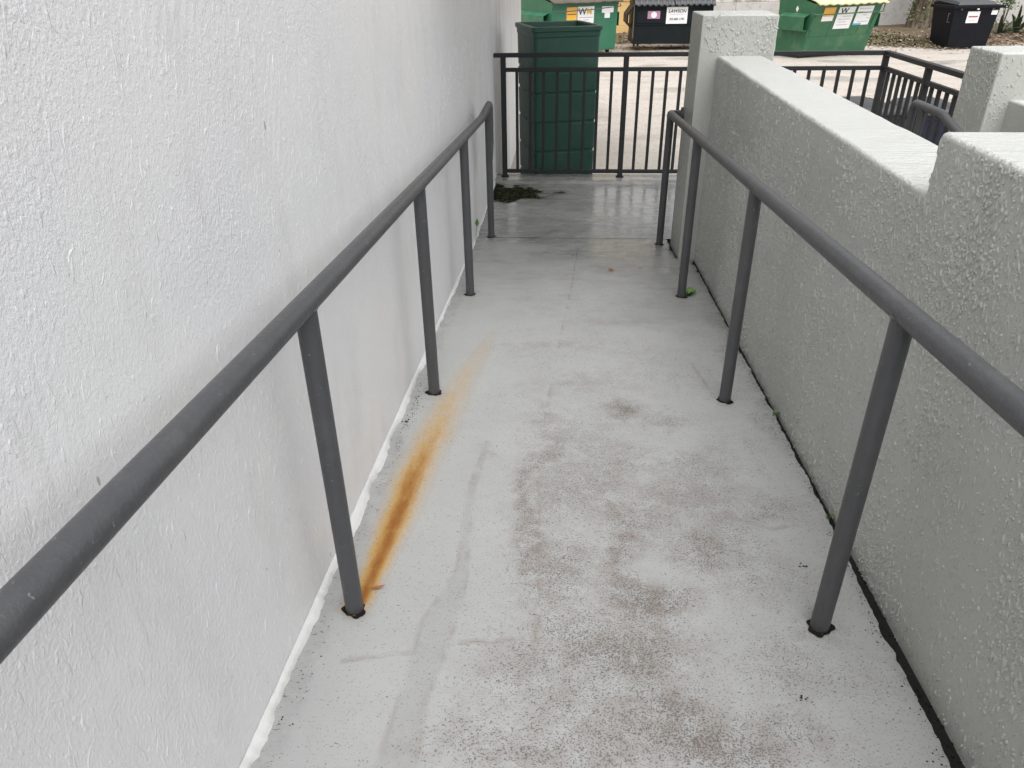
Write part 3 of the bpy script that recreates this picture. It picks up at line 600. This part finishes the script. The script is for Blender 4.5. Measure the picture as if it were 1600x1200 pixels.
# ------------------------------------------------------------------ dumpsters
def lettering(txt, size, mat, parent, loc, rot, shear=0, sx=1):
    cu = bpy.data.curves.new('lettering', 'FONT'); cu.body = txt; cu.size = size; cu.align_x = 'CENTER'; cu.align_y = 'CENTER'; cu.shear = shear; cu.extrude = .0008; cu.offset = size*.018
    o = bpy.data.objects.new('t', cu); col.objects.link(o); bpy.context.view_layer.update()
    me = bpy.data.meshes.new_from_object(o.evaluated_get(bpy.context.evaluated_depsgraph_get())); bpy.data.objects.remove(o)
    for v in me.vertices: v.co.x *= sx
    me.materials.clear(); ob = add('lettering', me, mat, parent, loc); ob.rotation_euler = rot; return ob
class Dumpster:
    def __init__(s, name, label, loc, rz, W, D, hf, hb, inset, mat, z0=.12, sideinset=.0):
        s.t = thing(name, label, 'dumpster', loc, rz); s.W, s.D, s.hf, s.hb, s.ins, s.z0, s.mat, s.si = W, D, hf, hb, inset, z0, mat, sideinset
        b = MB(); wt = .02
        B = [(sideinset, inset, z0), (W-sideinset, inset, z0), (W-sideinset, D-.1, z0), (sideinset, D-.1, z0)]; T = [(0, 0, hf), (W, 0, hf), (W, D, hb), (0, D, hb)]
        Ti = [(wt, wt, hf), (W-wt, wt, hf), (W-wt, D-wt, hb), (wt, D-wt, hb)]; Bi = [(wt+sideinset, inset+wt, z0+.03), (W-wt-sideinset, inset+wt, z0+.03), (W-wt-sideinset, D-.1-wt, z0+.03), (wt+sideinset, D-.1-wt, z0+.03)]
        b.add(B+T+Ti+Bi, [(3, 2, 1, 0), (0, 1, 5, 4), (1, 2, 6, 5), (2, 3, 7, 6), (3, 0, 4, 7), (4, 5, 9, 8), (5, 6, 10, 9), (6, 7, 11, 10), (7, 4, 8, 11), (8, 9, 13, 12), (9, 10, 14, 13), (10, 11, 15, 14), (11, 8, 12, 15), (12, 13, 14, 15)])
        s.body = add('body', b.mesh('body'), mat, s.t)
    def fy(s, z): return s.ins*(1-(z-s.z0)/(s.hf-s.z0))
    def front(s, name, u0, u1, v0, v1, th, mat, parent=None, off=0, bev=0):
        a, b = s.fy(v0)-off, s.fy(v1)-off
        m = MB().hexa([(u0, a-th, v0), (u1, a-th, v0), (u1, a, v0), (u0, a, v0)], [(u0, b-th, v1), (u1, b-th, v1), (u1, b, v1), (u0, b, v1)])
        return add(name, m.mesh(name, bev), mat, parent or s.t)
    def tilt(s): return math.atan2(s.ins, s.hf-s.z0)
    def text(s, txt, u, v, size, mat, parent, shear=0, sx=1, off=.006):
        return lettering(txt, size, mat, parent, (u, s.fy(v)-off, v), (R(90)+s.tilt(), 0, 0), shear, sx)
    def pocket(s, left=True):
        x0, x1 = (-.16, .005) if left else (s.W-.005, s.W+.16); y0, y1, z0, z1 = .16, s.D-.25, s.hf*.52, s.hf*.76; t = .012
        m = MB(); m.hexa([(x0, y0, z0), (x1, y0, z0), (x1, y1, z0), (x0, y1, z0)], [(x0, y0, z0+t), (x1, y0, z0+t), (x1, y1, z0+t), (x0, y1, z0+t)])
        xo = x0 if left else x1; xi = x1 if left else x0
        zt = z1+.07
        m.hexa([(min(xo, xi), y0, z1 if left else zt), (max(xo, xi), y0, zt if left else z1), (max(xo, xi), y1, zt if left else z1), (min(xo, xi), y1, z1 if left else zt)],
               [(min(xo, xi), y0, (z1 if left else zt)+t), (max(xo, xi), y0, (zt if left else z1)+t), (max(xo, xi), y1, (zt if left else z1)+t), (min(xo, xi), y1, (z1 if left else zt)+t)])
        a = xo if left else xo-t; m.box(a, a+t, y0+.001, y1-.001, z0+t, z1)
        add('fork_pocket', m.mesh('fork_pocket'), s.mat, s.t)
    def ribs(s, n, mat=None):
        for i in range(n):
            u = s.W*(i+.5)/n; s.front('rib', u-.025, u+.025, s.z0+.18, s.hf*.72, .012, mat or s.mat)
    def lid(s, x0, x1, mat, rise=.1, over=.1, waves=10, th=.02, droop=.02, ridge=.014):
        """moulded lid from the front edge to the back, corrugated across its width"""
        nx, ny = waves*6+1, 10; xs = np.linspace(x0, x1, nx); q = np.linspace(0, 1, ny); top = []
        for k in q:
            y = -over+(s.D+over+.03)*k; z = s.hf+.015+(s.hb-s.hf)*max(0, k)+rise*math.sin(math.pi*min(1, k*.75+.12))-(droop if k == 0 else 0)
            w = ridge*np.sin(np.linspace(0, waves*2*np.pi, nx))+.006*np.sin(xs*5)
            top.append(np.stack([xs, np.full(nx, y), z+w], -1))
        V = np.array(top); me = grid_mesh('lid', V, {}); o = add('lid', me, mat, s.t)
        sm = o.modifiers.new('thickness', 'SOLIDIFY'); sm.thickness = th; sm.offset = -1; return o
    def casters(s):
        for x in (.15, s.W-.15):
            for y in (s.ins+.12, s.D-.25):
                w = add('caster', MB().tube([(x-.02, y, .075), (x+.02, y, .075)], .07, 14).mesh('caster'), 'plastic_black', s.t)
                add('fork', MB().box(x-.035, x+.035, y-.03, y+.05, .146, s.z0+.002).mesh('fork'), 'steel', w)

# green, left, behind the tall bin
D1 = Dumpster('dumpster', 'green steel dumpster behind the tall bin, brown lid and WM label', (-.40, 19.95, 0), R(32), 1.93, 1.9, 1.22, 1.55, .06, 'dump_green', .1)
D1.pocket(True); D1.pocket(False); D1.lid(-.03, 1.97, 'lid_brown', .05, .16, 6, .03, .03, .006)
D1.front('front_flange', 0, 1.93, 1.12, 1.219, .02, 'dump_green')
D1.front('lower_plate', .03, 1.90, .12, .40, .008, 'dump_green')
o = D1.front('sticker', .42, .72, .80, 1.115, .003, 'sticker_orange'); D1.front('print_line', .44, .70, .95, .965, .001, 'print_black', o, .0035); D1.front('print_panel', .44, .70, .82, .93, .001, 'print_yellow', o, .0035)
o = D1.front('sticker', .74, 1.22, .66, 1.118, .003, 'sticker_white'); D1.text('W', .875, 1.00, .20, 'print_black', o, 0, 1.15); D1.text('M', 1.075, 1.00, .19, 'print_yellow', o, 0, 1.1)
for k, (a, b) in enumerate(((.78, 1.18), (.92, 1.08), (.92, 1.12), (.78, .86))): D1.front('print_line', a, b, .865-.055*k, .88-.055*k, .001, 'print_grey', o, .0035)
o = D1.front('sticker', 1.45, 1.80, .96, 1.10, .003, 'sticker_white'); D1.front('sticker', 1.54, 1.70, .84, .959, .003, 'sticker_white')
add('lid_bar', MB().tube([(.0, -.11, 1.05), (.02, -.13, 1.03), (1.0, -.13, 1.05), (1.93, -.12, 1.10), (1.97, -.02, 1.15)], .012, 8).mesh('lid_bar'), 'steel', D1.t)
D1.casters()
# black, middle
D2 = Dumpster('dumpster', 'black dumpster with ribbed domed lid and white phone-number label', (1.70, 21.55, 0), R(2), 2.02, 1.3, 1.10, 1.28, .04, 'dump_black', .16)
for i, (a, b) in enumerate(((-.02, .99), (1.01, 2.04))):
    D2.lid(a, b, 'lid_black', .10, .14, 7, .02, .07, .022)
D2.front('front_flange', .02, 2.0, 1.0, 1.098, .03, 'dump_black'); D2.front('upper_panel', .06, 1.96, .66, .955, .02, 'dump_black'); D2.front('seam', .02, 2.0, .62, .645, .03, 'dump_black')
o = D2.front('sticker', .34, .66, .76, .94, .003, 'sticker_pink', None, .021)
m = MB().tube([(.50, D2.fy(.85)-.024, .85), (.50, D2.fy(.85)-.028, .85)], .075, 20); add('emblem', m.mesh('emblem'), 'sticker_white', o)
o = D2.front('sticker', .82, 1.36, .64, 1.03, .004, 'sticker_white', None, .0305)
D2.text('LAWSON', 1.09, .93, .105, 'print_black', o, .25, 1.0, .037); D2.text('305-885-1740', 1.09, .745, .078, 'print_black', o, .15, .86, .037)
D2.front('print_line', .92, 1.26, .845, .853, .001, 'print_grey', o, .035)
m = MB()
for a, b in (((-.02, 1.08), (-.19, .86)), ((-.19, .86), (-.19, .66)), ((-.19, .66), (-.02, .50))):
    dx, dz = b[0]-a[0], b[1]-a[1]; L = math.hypot(dx, dz); nx, nz = -dz/L*.02, dx/L*.02
    m.prism([(a[0], a[1]), (b[0], b[1]), (b[0]+nx*2, b[1]+nz*2), (a[0]+nx*2, a[1]+nz*2)], 'y', .02, .9)
add('fork_pocket', m.mesh('fork_pocket'), 'dump_black', D2.t)
add('corner_post', MB().box(-.03, .0, -.02, .06, .3, 1.1).mesh('corner_post', .005), 'lid_brown', D2.t)
D2.casters()
# green, right, with cream lid
D3 = Dumpster('dumpster', 'green dumpster with cream corrugated lid and side fork pocket', (5.62, 19.30, 0), R(27), 2.02, 1.25, 1.165, 1.42, .30, 'dump_green2', .06)
D3.pocket(True); D3.pocket(False)
D3.lid(-.02, 2.06, 'lid_cream', .05, .14, 9, .03, .03, .012)
D3.front('front_flange', 0, 2.02, 1.10, 1.198, .02, 'dump_green2'); D3.front('lower_plate', .02, 2.0, .08, .46, .012, 'dump_green2')
for u in (.08, .62, 1.12, 1.52, 1.9): D3.front('rib', u-.012, u+.012, .48, .95, .008, 'dump_green2')
o = D3.front('sticker', .28, .62, .80, 1.09, .003, 'sticker_orange', None, .009); D3.front('print_panel', .28, .62, .80, .90, .001, 'sticker_white', o, .0125)
o = D3.front('sticker', .72, 1.22, .62, 1.085, .003, 'sticker_white', None, .009); D3.text('W', .90, 1.00, .17, 'print_black', o, 0, 1.3, .016)
for k, (a, b) in enumerate(((.90, 1.18), (.78, 1.16), (.80, 1.05), (.80, 1.12))): D3.front('print_line', a, b, .88-.06*k, .892-.06*k, .001, 'print_grey', o, .0125)
o = D3.front('sticker', 1.30, 1.78, .68, 1.09, .003, 'sticker_white', None, .009); D3.front('print_panel', 1.30, 1.55, .68, .72, .001, 'sticker_blue', o, .0125)
for k, (a, b) in enumerate(((1.34, 1.70), (1.36, 1.48), (1.52, 1.62), (1.66, 1.76), (1.40, 1.72))): D3.front('print_line', a, b, 1.03-.07*k, 1.042-.07*k, .001, 'print_grey', o, .0125)
add('lid_bar', MB().tube([(.0, .08, .97), (.02, -.03, .95), (1.0, -.03, .955), (2.03, -.03, .96), (2.06, -.03, 1.12), (2.05, .1, 1.16)], .014, 8).mesh('lid_bar'), 'dump_green2', D3.t)
for u in (.0, 1.86): D3.front('latch_plate', u+.02, u+.12, .62, .90, .02, 'dump_green2')
add('hazard_mark', MB().add([(-.003, .55, 1.05), (-.003, .60, 1.12), (-.003, .65, 1.05), (-.003, .60, .98)], [(0, 1, 2, 3)]).mesh('hazard_mark'), 'sticker_white', D3.t)
m = MB().box(.05, 1.97, .45, 1.0, .0, .058); add('skid', m.mesh('skid'), 'steel', D3.t)
# black plastic one beside the tree
D4 = Dumpster('dumpster', 'black plastic dumpster with white notice, beside the tree trunk', (9.60, 21.35, 0), R(9), 1.20, .95, 1.0, 1.06, .06, 'cart_dark', .02, .09)
D4.front('front_flange', -.06, 1.28, .93, .998, .06, 'cart_dark', None, 0, .01)
add('side_flange', MB().box(-.07, .0, .005, .95, .93, 1.0).mesh('side_flange', .01), 'cart_dark', D4.t); add('side_flange', MB().box(1.20, 1.27, .005, .95, .93, 1.0).mesh('side_flange', .01), 'cart_dark', D4.t)
add('lid', MB().hexa([(.10, .03, 1.0), (1.12, .03, 1.0), (1.12, .96, 1.06), (.10, .96, 1.06)], [(.14, .08, 1.07), (1.08, .08, 1.07), (1.08, .9, 1.16), (.14, .9, 1.16)]).mesh('lid', .015), 'lid_black', D4.t)
o = D4.front('sticker', .38, .70, .60, .86, .003, 'sticker_white'); D4.front('print_line', .42, .67, .725, .76, .001, 'print_red', o, .0035); D4.front('print_line', .45, .62, .65, .66, .001, 'print_grey', o, .0035)
o = D4.front('sticker', 1.0, 1.16, .78, .88, .003, 'sticker_white')
for u in (.12, .55, .95): D4.front('lock_stud', u, u+.04, .90, .93, .03, 'sticker_white' if u == .55 else 'steel', None, .06)
add('handle', MB().tube([(.02, .12, .62), (-.05, .12, .62), (-.05, .12, .82), (-.01, .12, .82)], .012, 8).mesh('handle'), 'steel', D4.t)

# ------------------------------------------------------------------ row of wheeled carts behind the side fence
def cart(loc, rz, label, bodym):
    t = thing('wheeled_cart', label, 'cart', loc, rz, 'wheeled carts behind the fence'); w, dd = .52, .60
    m = MB().hexa([(-w/2+.06, -dd/2+.06, .04), (w/2-.06, -dd/2+.06, .04), (w/2-.06, dd/2-.04, .04), (-w/2+.06, dd/2-.04, .04)], [(-w/2, -dd/2, .76), (w/2, -dd/2, .76), (w/2, dd/2, .76), (-w/2, dd/2, .76)])
    add('body', m.mesh('body', .02), bodym, t)
    add('rim', MB().box(-w/2-.02, w/2+.02, -dd/2-.02, dd/2+.02, .735, .775).mesh('rim', .01), bodym, t)
    nx, ny = 17, 13; V = np.zeros((ny, nx, 3))
    for j in range(ny):
        for i in range(nx):
            a, b = i/(nx-1), j/(ny-1); e = min(1, 6*min(a, 1-a, b*1.2, (1-b)*1.2)); V[j, i] = (-w/2-.03+(w+.06)*a, -dd/2-.05+(dd+.1)*b, .785+.075*e**.5+.015*(abs(a-.5) < .22)*(b > .2))
    l = add('lid', grid_mesh('lid', V, {}), 'lid_grey', t); sm = l.modifiers.new('thickness', 'SOLIDIFY'); sm.thickness = .012
    add('handle', MB().tube([(-.2, dd/2+.02, .79), (-.2, dd/2+.09, .82), (.2, dd/2+.09, .82), (.2, dd/2+.02, .79)], .016, 10).mesh('handle'), 'plastic_black', t)
    for s in (-1, 1): add('wheel', MB().tube([(s*(w/2-.03)-.02, dd/2-.04, .12), (s*(w/2-.03)+.02, dd/2-.04, .12)], .12, 18).mesh('wheel'), 'plastic_black', t)
for (x, y, a, lb, b) in ((2.98, 8.1, 8, 'black cart seen between the fence pickets left of the corner post', 'plastic_black'), (3.60, 8.08, -4, 'wheeled cart just right of the fence corner post', 'cart_blue'), (4.22, 8.05, 3, 'blue wheeled cart nearest the right-hand pillar behind the fence', 'cart_blue')):
    cart((x, y, 0), R(a), lb, b)

# ------------------------------------------------------------------ back of the lot
bw = thing('boundary_wall', 'weathered grey rendered wall along the back of the lot', 'wall', (0, 0, 0), R(3))
for x in np.arange(2.9, 26, 3.85):
    add('panel', MB().box(x, x+3.835, 26.75, 27.0, .86, 3.0).mesh('panel', .01), 'old_wall', bw)
    add('plinth', MB().box(x, x+3.842, 26.70, 27.02, -.1, .852).mesh('plinth', .012), 'old_plinth', bw)
add('coping', MB().box(2.8, 26.2, 26.66, 27.1, 3.002, 3.12).mesh('coping', .01), 'old_plinth', bw)
yb_ = thing('yellow_building', 'yellow rendered building behind the green and black dumpsters', 'building', (0, 0, 0))
add('wall', MB().box(-9, 2.85, 25.2, 33, .35, 4.5).mesh('wall', .01), 'yellow_wall', yb_); add('base_course', MB().box(-9.02, 2.87, 25.17, 33, -.1, .345).mesh('base_course', .01), 'yellow_wall', yb_)
add('string_course', MB().box(-9, 2.87, 25.17, 25.2, 1.02, 1.045).mesh('string_course'), 'yellow_wall', yb_); add('parapet', MB().box(-9.05, 2.9, 25.1, 33, 4.502, 4.7).mesh('parapet', .01), 'old_plinth', yb_)
# planting bed in front of the wall
bx = np.linspace(-6, 26, 130); q = np.linspace(0, 1, 26)
y0 = np.interp(bx, [-6, 1, 3.5, 6, 8, 9.5, 11, 12, 26], [24.3, 23.6, 23.2, 23.5, 22.6, 21.6, 22.2, 22.5, 22.8])+(fbm(bx*1.5, bx*0, 3)-.5)*.6
X = np.repeat(bx[None], 26, 0); Y = y0[None]+(28.6-y0[None])*q[:, None]; Z = .004+.13*sstep(0, .12, q)[:, None]*(.5+fbm(X*1.2, Y*1.2, 4))
Z[0] = -.03
tag(add('planting_bed', grid_mesh('planting_bed', np.stack([X, Y, Z], -1), {}), 'bed_soil'), kind='structure')
def bed_z(x, y):
    yy = float(np.interp(x, bx, y0)); k = min(1, max(0, (y-yy)/(28.6-yy)))
    return .004+.13*float(sstep(0, .12, np.array(k)))*(.5+float(fbm(np.array(x*1.2), np.array(y*1.2), 4))) if y > yy else 0
def scatter(name, label, cat, n, place, size, mat, curl=.3, stand=0):
    m = MB()
    for i in range(n):
        x, y, z = place(); a = random.random()*6.28; s_ = size*(.5+random.random()); wdt = s_*(.3+.3*random.random()); ca, sa = math.cos(a), math.sin(a)
        def P(u, w, h): return (x+u*ca-w*sa, y+u*sa+w*ca, z+h)
        tl = random.random()*stand*s_; c_ = s_*curl*random.random()
        m.add([P(-s_, 0, 0), P(0, -wdt, c_), P(s_, 0, tl), P(0, wdt, c_)], [(0, 1, 2), (0, 2, 3)])
    return tag(add(name, m.mesh(name), mat), label, cat, kind='stuff')
def place_bed():
    x = random.uniform(-3, 18); yy = float(np.interp(x, bx, y0)); y = yy-.3+abs(random.gauss(0, 1.6)); y = min(y, 26.6); return (x, y, bed_z(x, y)+.015)
scatter('leaf_litter', 'brown fallen leaves covering the planting bed', 'leaf litter', 6500, place_bed, .055, 'litter', .6, .6)
def place_grass():
    x = random.gauss(8.6, .8); yy = float(np.interp(x, bx, y0)); y = yy+random.uniform(-.1, 1.6); return (x, y, bed_z(x, y)+.01)
scatter('grass', 'thin patchy grass between the green dumpster and the tree', 'grass', 1300, place_grass, .04, 'grass', .9, 1.6)
def place_lot():
    x = random.uniform(-1, 12); y = 22.8-abs(random.gauss(0, 1.0)); return (x, y, .006)
scatter('leaf_scatter', 'loose dry leaves and chips on the lot before the bed', 'leaf litter', 2200, place_lot, .035, 'litter', .5, .4)
m = MB()
for i in range(500):
    x = random.uniform(-.3, 6); y = random.uniform(7.6, 20); r_ = random.uniform(.004, .013); z = .004
    m.add([(x-r_, y, z), (x, y-r_, z), (x+r_, y, z), (x, y+r_, z), (x, y, z+r_*1.1)], [(0, 1, 4), (1, 2, 4), (2, 3, 4), (3, 0, 4)])
tag(add('gravel', m.mesh('gravel'), 'pebble'), 'loose pale gravel strewn over the lot', 'gravel', kind='stuff')
# tree
tr = thing('tree', 'thick rough-barked tree trunk by the back wall', 'tree', (10.93, 26.15, 0))
seg = 40; zs = [-.1, .05, .15, .3, .55, .9, 1.4, 2.0, 2.8, 3.6]; rs = [.62, .56, .51, .465, .44, .42, .40, .385, .37, .33]; vs = []; fs = []
for i, (z, r_) in enumerate(zip(zs, rs)):
    for j in range(seg):
        a = 2*math.pi*j/seg; fl = 1+.14*math.sin(a*5+1)*max(0, 1-z/1.1)+.045*math.sin(a*9+z*1.3)+.05*(random.random()-.5); vs.append((r_*fl*math.cos(a)+.03*z, r_*fl*math.sin(a), z))
for i in range(len(zs)-1):
    for j in range(seg): fs.append((i*seg+j, i*seg+(j+1) % seg, (i+1)*seg+(j+1) % seg, (i+1)*seg+j))
trunk = add('trunk', MB().add(vs, fs, True).mesh('trunk'), 'bark', tr)
tips = []
for k in range(7):
    a = k*.9+.3; p0 = Vector((.1, 0, 3.3)); p1 = p0+Vector((math.cos(a)*.8, math.sin(a)*.8, 1.0+.2*(k % 3))); p2 = p1+Vector((math.cos(a+.3)*1.3, math.sin(a+.3)*1.3, 1.0)); tips += [p1, p2, (p1+p2)/2]
    add('limb', MB().tube([p0, p1, p2], [.2, .12, .04], 10).mesh('limb'), 'bark', trunk)
m = MB()
for i in range(5200):
    c_ = random.choice(tips); p = c_+Vector((random.gauss(0, .62), random.gauss(0, .62), random.gauss(.25, .5))); s_ = random.uniform(.05, .11)
    a = Vector((random.gauss(0, 1), random.gauss(0, 1), random.gauss(0, .6))).normalized(); b = a.orthogonal().normalized()
    m.add([p-a*s_, p-b*s_*.5, p+a*s_, p+b*s_*.5], [(0, 1, 2, 3)])
add('crown', m.mesh('crown'), 'leaf', tr)
m = MB()
for i in range(420):
    a = R(random.uniform(150, 260)); z = random.uniform(.35, 2.6); rr_ = .43-.03*z+random.uniform(0, .10); p = Vector((rr_*math.cos(a)+.03*z-.03, rr_*math.sin(a), z)); s_ = random.uniform(.02, .045)
    u_ = Vector((random.gauss(0, 1), random.gauss(0, 1), random.gauss(0, 1))).normalized(); b = u_.orthogonal().normalized(); m.add([p-u_*s_, p-b*s_*.7, p+u_*s_, p+b*s_*.7], [(0, 1, 2, 3)])
add('ivy', m.mesh('ivy'), 'ivy', tr)
# strap-leaved plants
def strap_plant(x, y, label, n=17, L=.62, seed=1, z=.05):
    rr = random.Random(seed); t = thing('strap_plant', label, 'plant', (x, y, bed_z(x, y)-.01+z*0), 0, 'strap-leaved plants by the back wall')
    for i in range(n):
        a = 2*math.pi*i/n+rr.random()*.5; l_ = L*rr.uniform(.65, 1.1); el = rr.uniform(.25, 1.2); m = MB(); k = 6; vs = []; dx, dy = math.cos(a), math.sin(a)
        for j in range(k+1):
            s_ = j/k; h_ = math.sin(el)*l_*s_-.35*l_*s_**2.4*math.cos(el)*1.3; o_ = math.cos(el)*l_*s_+.03; wd = .048*(1-s_)**.7*(1+.6*s_)
            for q_ in (-1, 0, 1): vs.append((dx*o_-dy*wd*q_, dy*o_+dx*wd*q_, h_-(0 if q_ else .012)*(1-s_)))
        fs = [(j*3+q_, j*3+q_+1, (j+1)*3+q_+1, (j+1)*3+q_) for j in range(k) for q_ in range(2)]
        add('leaf', m.add(vs, fs, True).mesh('leaf'), 'agave', t)
strap_plant(12.0, 23.7, 'spiky strap-leaved plant right behind the black plastic dumpster', 20, .75, 1)
strap_plant(12.75, 24.3, 'largest spiky strap-leaved plant against the back wall', 22, .95, 2)
strap_plant(13.5, 24.2, 'spiky strap-leaved plant cut by the right edge', 20, .9, 3)
# twig of foliage hanging in front of the back wall
hg = thing('shrub', 'thin leafy shrub behind the black plastic dumpster', 'shrub', (13.0, 25.6, bed_z(13.0, 25.6)-.02))
for k in range(4):
    a = k*1.6; pts = [(0, 0, 0), (.06*math.cos(a), .06*math.sin(a), .5), (.22*math.cos(a), .16*math.sin(a), 1.0), (.4*math.cos(a), .2*math.sin(a), 1.45)]
    s_ = add('stem', MB().tube(pts, [.014, .011, .008, .004], 6).mesh('stem'), 'bark', hg); m = MB()
    for i in range(120):
        t_ = random.uniform(.3, 1); q_ = Vector(pts[2]).lerp(Vector(pts[3]), (t_-.62)/.38)+Vector((random.gauss(0, .12), random.gauss(0, .1), random.gauss(0, .1)))
        u_ = Vector((random.gauss(0, 1), random.gauss(0, 1), random.gauss(0, .5))).normalized(); b = u_.orthogonal().normalized(); l_ = random.uniform(.03, .07); m.add([q_-u_*l_, q_-b*l_*.45, q_+u_*l_, q_+b*l_*.45], [(0, 1, 2, 3)])
    add('foliage', m.mesh('foliage'), 'leaf', hg)

# ------------------------------------------------------------------ small things on the ramp
def leaf_mesh(L, W, curl=.3, n=6):
    m = MB(); vs = []
    for j in range(n+1):
        s_ = j/n; w = W*math.sin(math.pi*min(.999, s_**.8+.001)); h_ = curl*L*(s_-.5)**2
        for q_ in (-1, 0, 1): vs.append((L*(s_-.5), w*q_, h_+(.25*w if q_ else 0)))
    return m.add(vs, [(j*3+q_, j*3+q_+1, (j+1)*3+q_+1, (j+1)*3+q_) for j in range(n) for q_ in range(2)], True).mesh('dead_leaf')
def lay(o, x, y, rz, dz=.003): o.location = (x, y, zf(y)+dz); o.rotation_euler = (-math.atan(SL)*(y < JOINT_Y), 0, rz)
o = add('dead_leaf', leaf_mesh(.042, .006, .5), 'dead_leaf'); tag(o, 'narrow brown leaf beside the rusting handrail post', 'leaf'); lay(o, -.490, 1.465, R(20), .006)
o = add('dead_leaf', leaf_mesh(.045, .015, .9), 'dead_leaf'); tag(o, 'small reddish brown leaf lying mid ramp near the landing', 'leaf'); lay(o, .306, 4.468, R(-40), .004)
def weed(x, y, n, L, label, up_=.5, seed=1):
    rr = random.Random(seed); t = thing('weed', label, 'weed', (x, y, zf(y)-.005))
    for i in range(n):
        a = rr.uniform(0, 6.28); l_ = L*rr.uniform(.5, 1); e_ = rr.uniform(.2, 1)*up_; tip = Vector((math.cos(a)*l_, math.sin(a)*l_, l_*e_+.008)); sd_ = Vector((-math.sin(a), math.cos(a), 0))*l_*.26; mid = tip*.55+Vector((0, 0, .004))
        add('leaf', MB().add([(0, 0, 0), mid+sd_, tip, mid-sd_], [(0, 1, 2), (0, 2, 3)]).mesh('leaf'), 'weed', t)
weed(.727, 4.02, 16, .055, 'small green weed at the foot of the right handrail post near the landing', .8, 3)
weed(.853, 2.56, 9, .026, 'tiny weed in the gap below the parapet', .7, 4)
weed(.853, 1.875, 6, .020, 'tiny yellow-green weed in the gap behind the nearest right post', .7, 5)
sp = thing('sprout', 'single-leaf green sprout growing at the foot of the white wall', 'sprout', (-.625, 5.1, zf(5.1)))
add('stem', MB().tube([(0, 0, 0), (-.004, .01, .06), (.006, .0, .125)], .0016, 6).mesh('stem'), 'weed', sp)
add('leaf', MB().add([(.006, 0, .12), (.024, -.004, .145), (.012, -.006, .185), (-.008, -.002, .15)], [(0, 1, 2, 3)]).mesh('leaf'), 'weed', sp)
for i, (x, y, lb) in enumerate(((.705, 1.63, 'dark chip of debris left of the nearest right post'), (-.600, 2.42, 'dark debris crumb by the white paint bead'), (.575, 1.16, 'dark debris speck near the bottom right of the ramp'))):
    m = MB()
    for k in range(5):
        cx, cy, r_ = random.gauss(0, .010), random.gauss(0, .016), random.uniform(.002, .006); m.add([(cx-r_, cy, 0), (cx, cy-r_*.6, 0), (cx+r_, cy, 0), (cx, cy+r_, 0), (cx, cy, r_*.7)], [(0, 1, 4), (1, 2, 4), (2, 3, 4), (3, 0, 4)])
    o = tag(add('debris', m.mesh('debris'), 'rust_hole'), lb, 'debris'); lay(o, x, y, 0, .001)

m = MB()
def chip(x, y, z, r_):
    k = random.randint(4, 6); ph = random.random()*6; pts = [(x+math.cos(ph+6.283*i/k)*r_*random.uniform(.5, 1.3), y+math.sin(ph+6.283*i/k)*r_*random.uniform(.5, 1.3), z) for i in range(k)]
    m.add(pts+[(x, y, z+r_*random.uniform(.3, .9))], [(i, (i+1) % k, k) for i in range(k)])
for i in range(520):
    y = random.uniform(.7, 5.1); e_ = (PAR_X0 if y < 4.76 else .763)-float(gap(np.array(y))); x = e_-abs(random.gauss(0, .018)); chip(x, y, zf(y)+.0005, random.uniform(.0008, .0028))
for i in range(160):
    y = random.uniform(.7, 4.7); x = PAR_X0-random.uniform(.002, .02); chip(x, y, zf(y)-.016, random.uniform(.002, .006))
for i in range(260):
    y = random.choice([random.gauss(2.45, .16), random.uniform(.8, 5.2)]); x = WALL_X+.035+abs(random.gauss(0, .022)); chip(x, y, zf(y)+.0005, random.uniform(.0008, .0030))
tag(add('grit', m.mesh('grit'), 'rust_hole'), 'dark grit packed along both edges of the ramp', 'grit', kind='stuff')
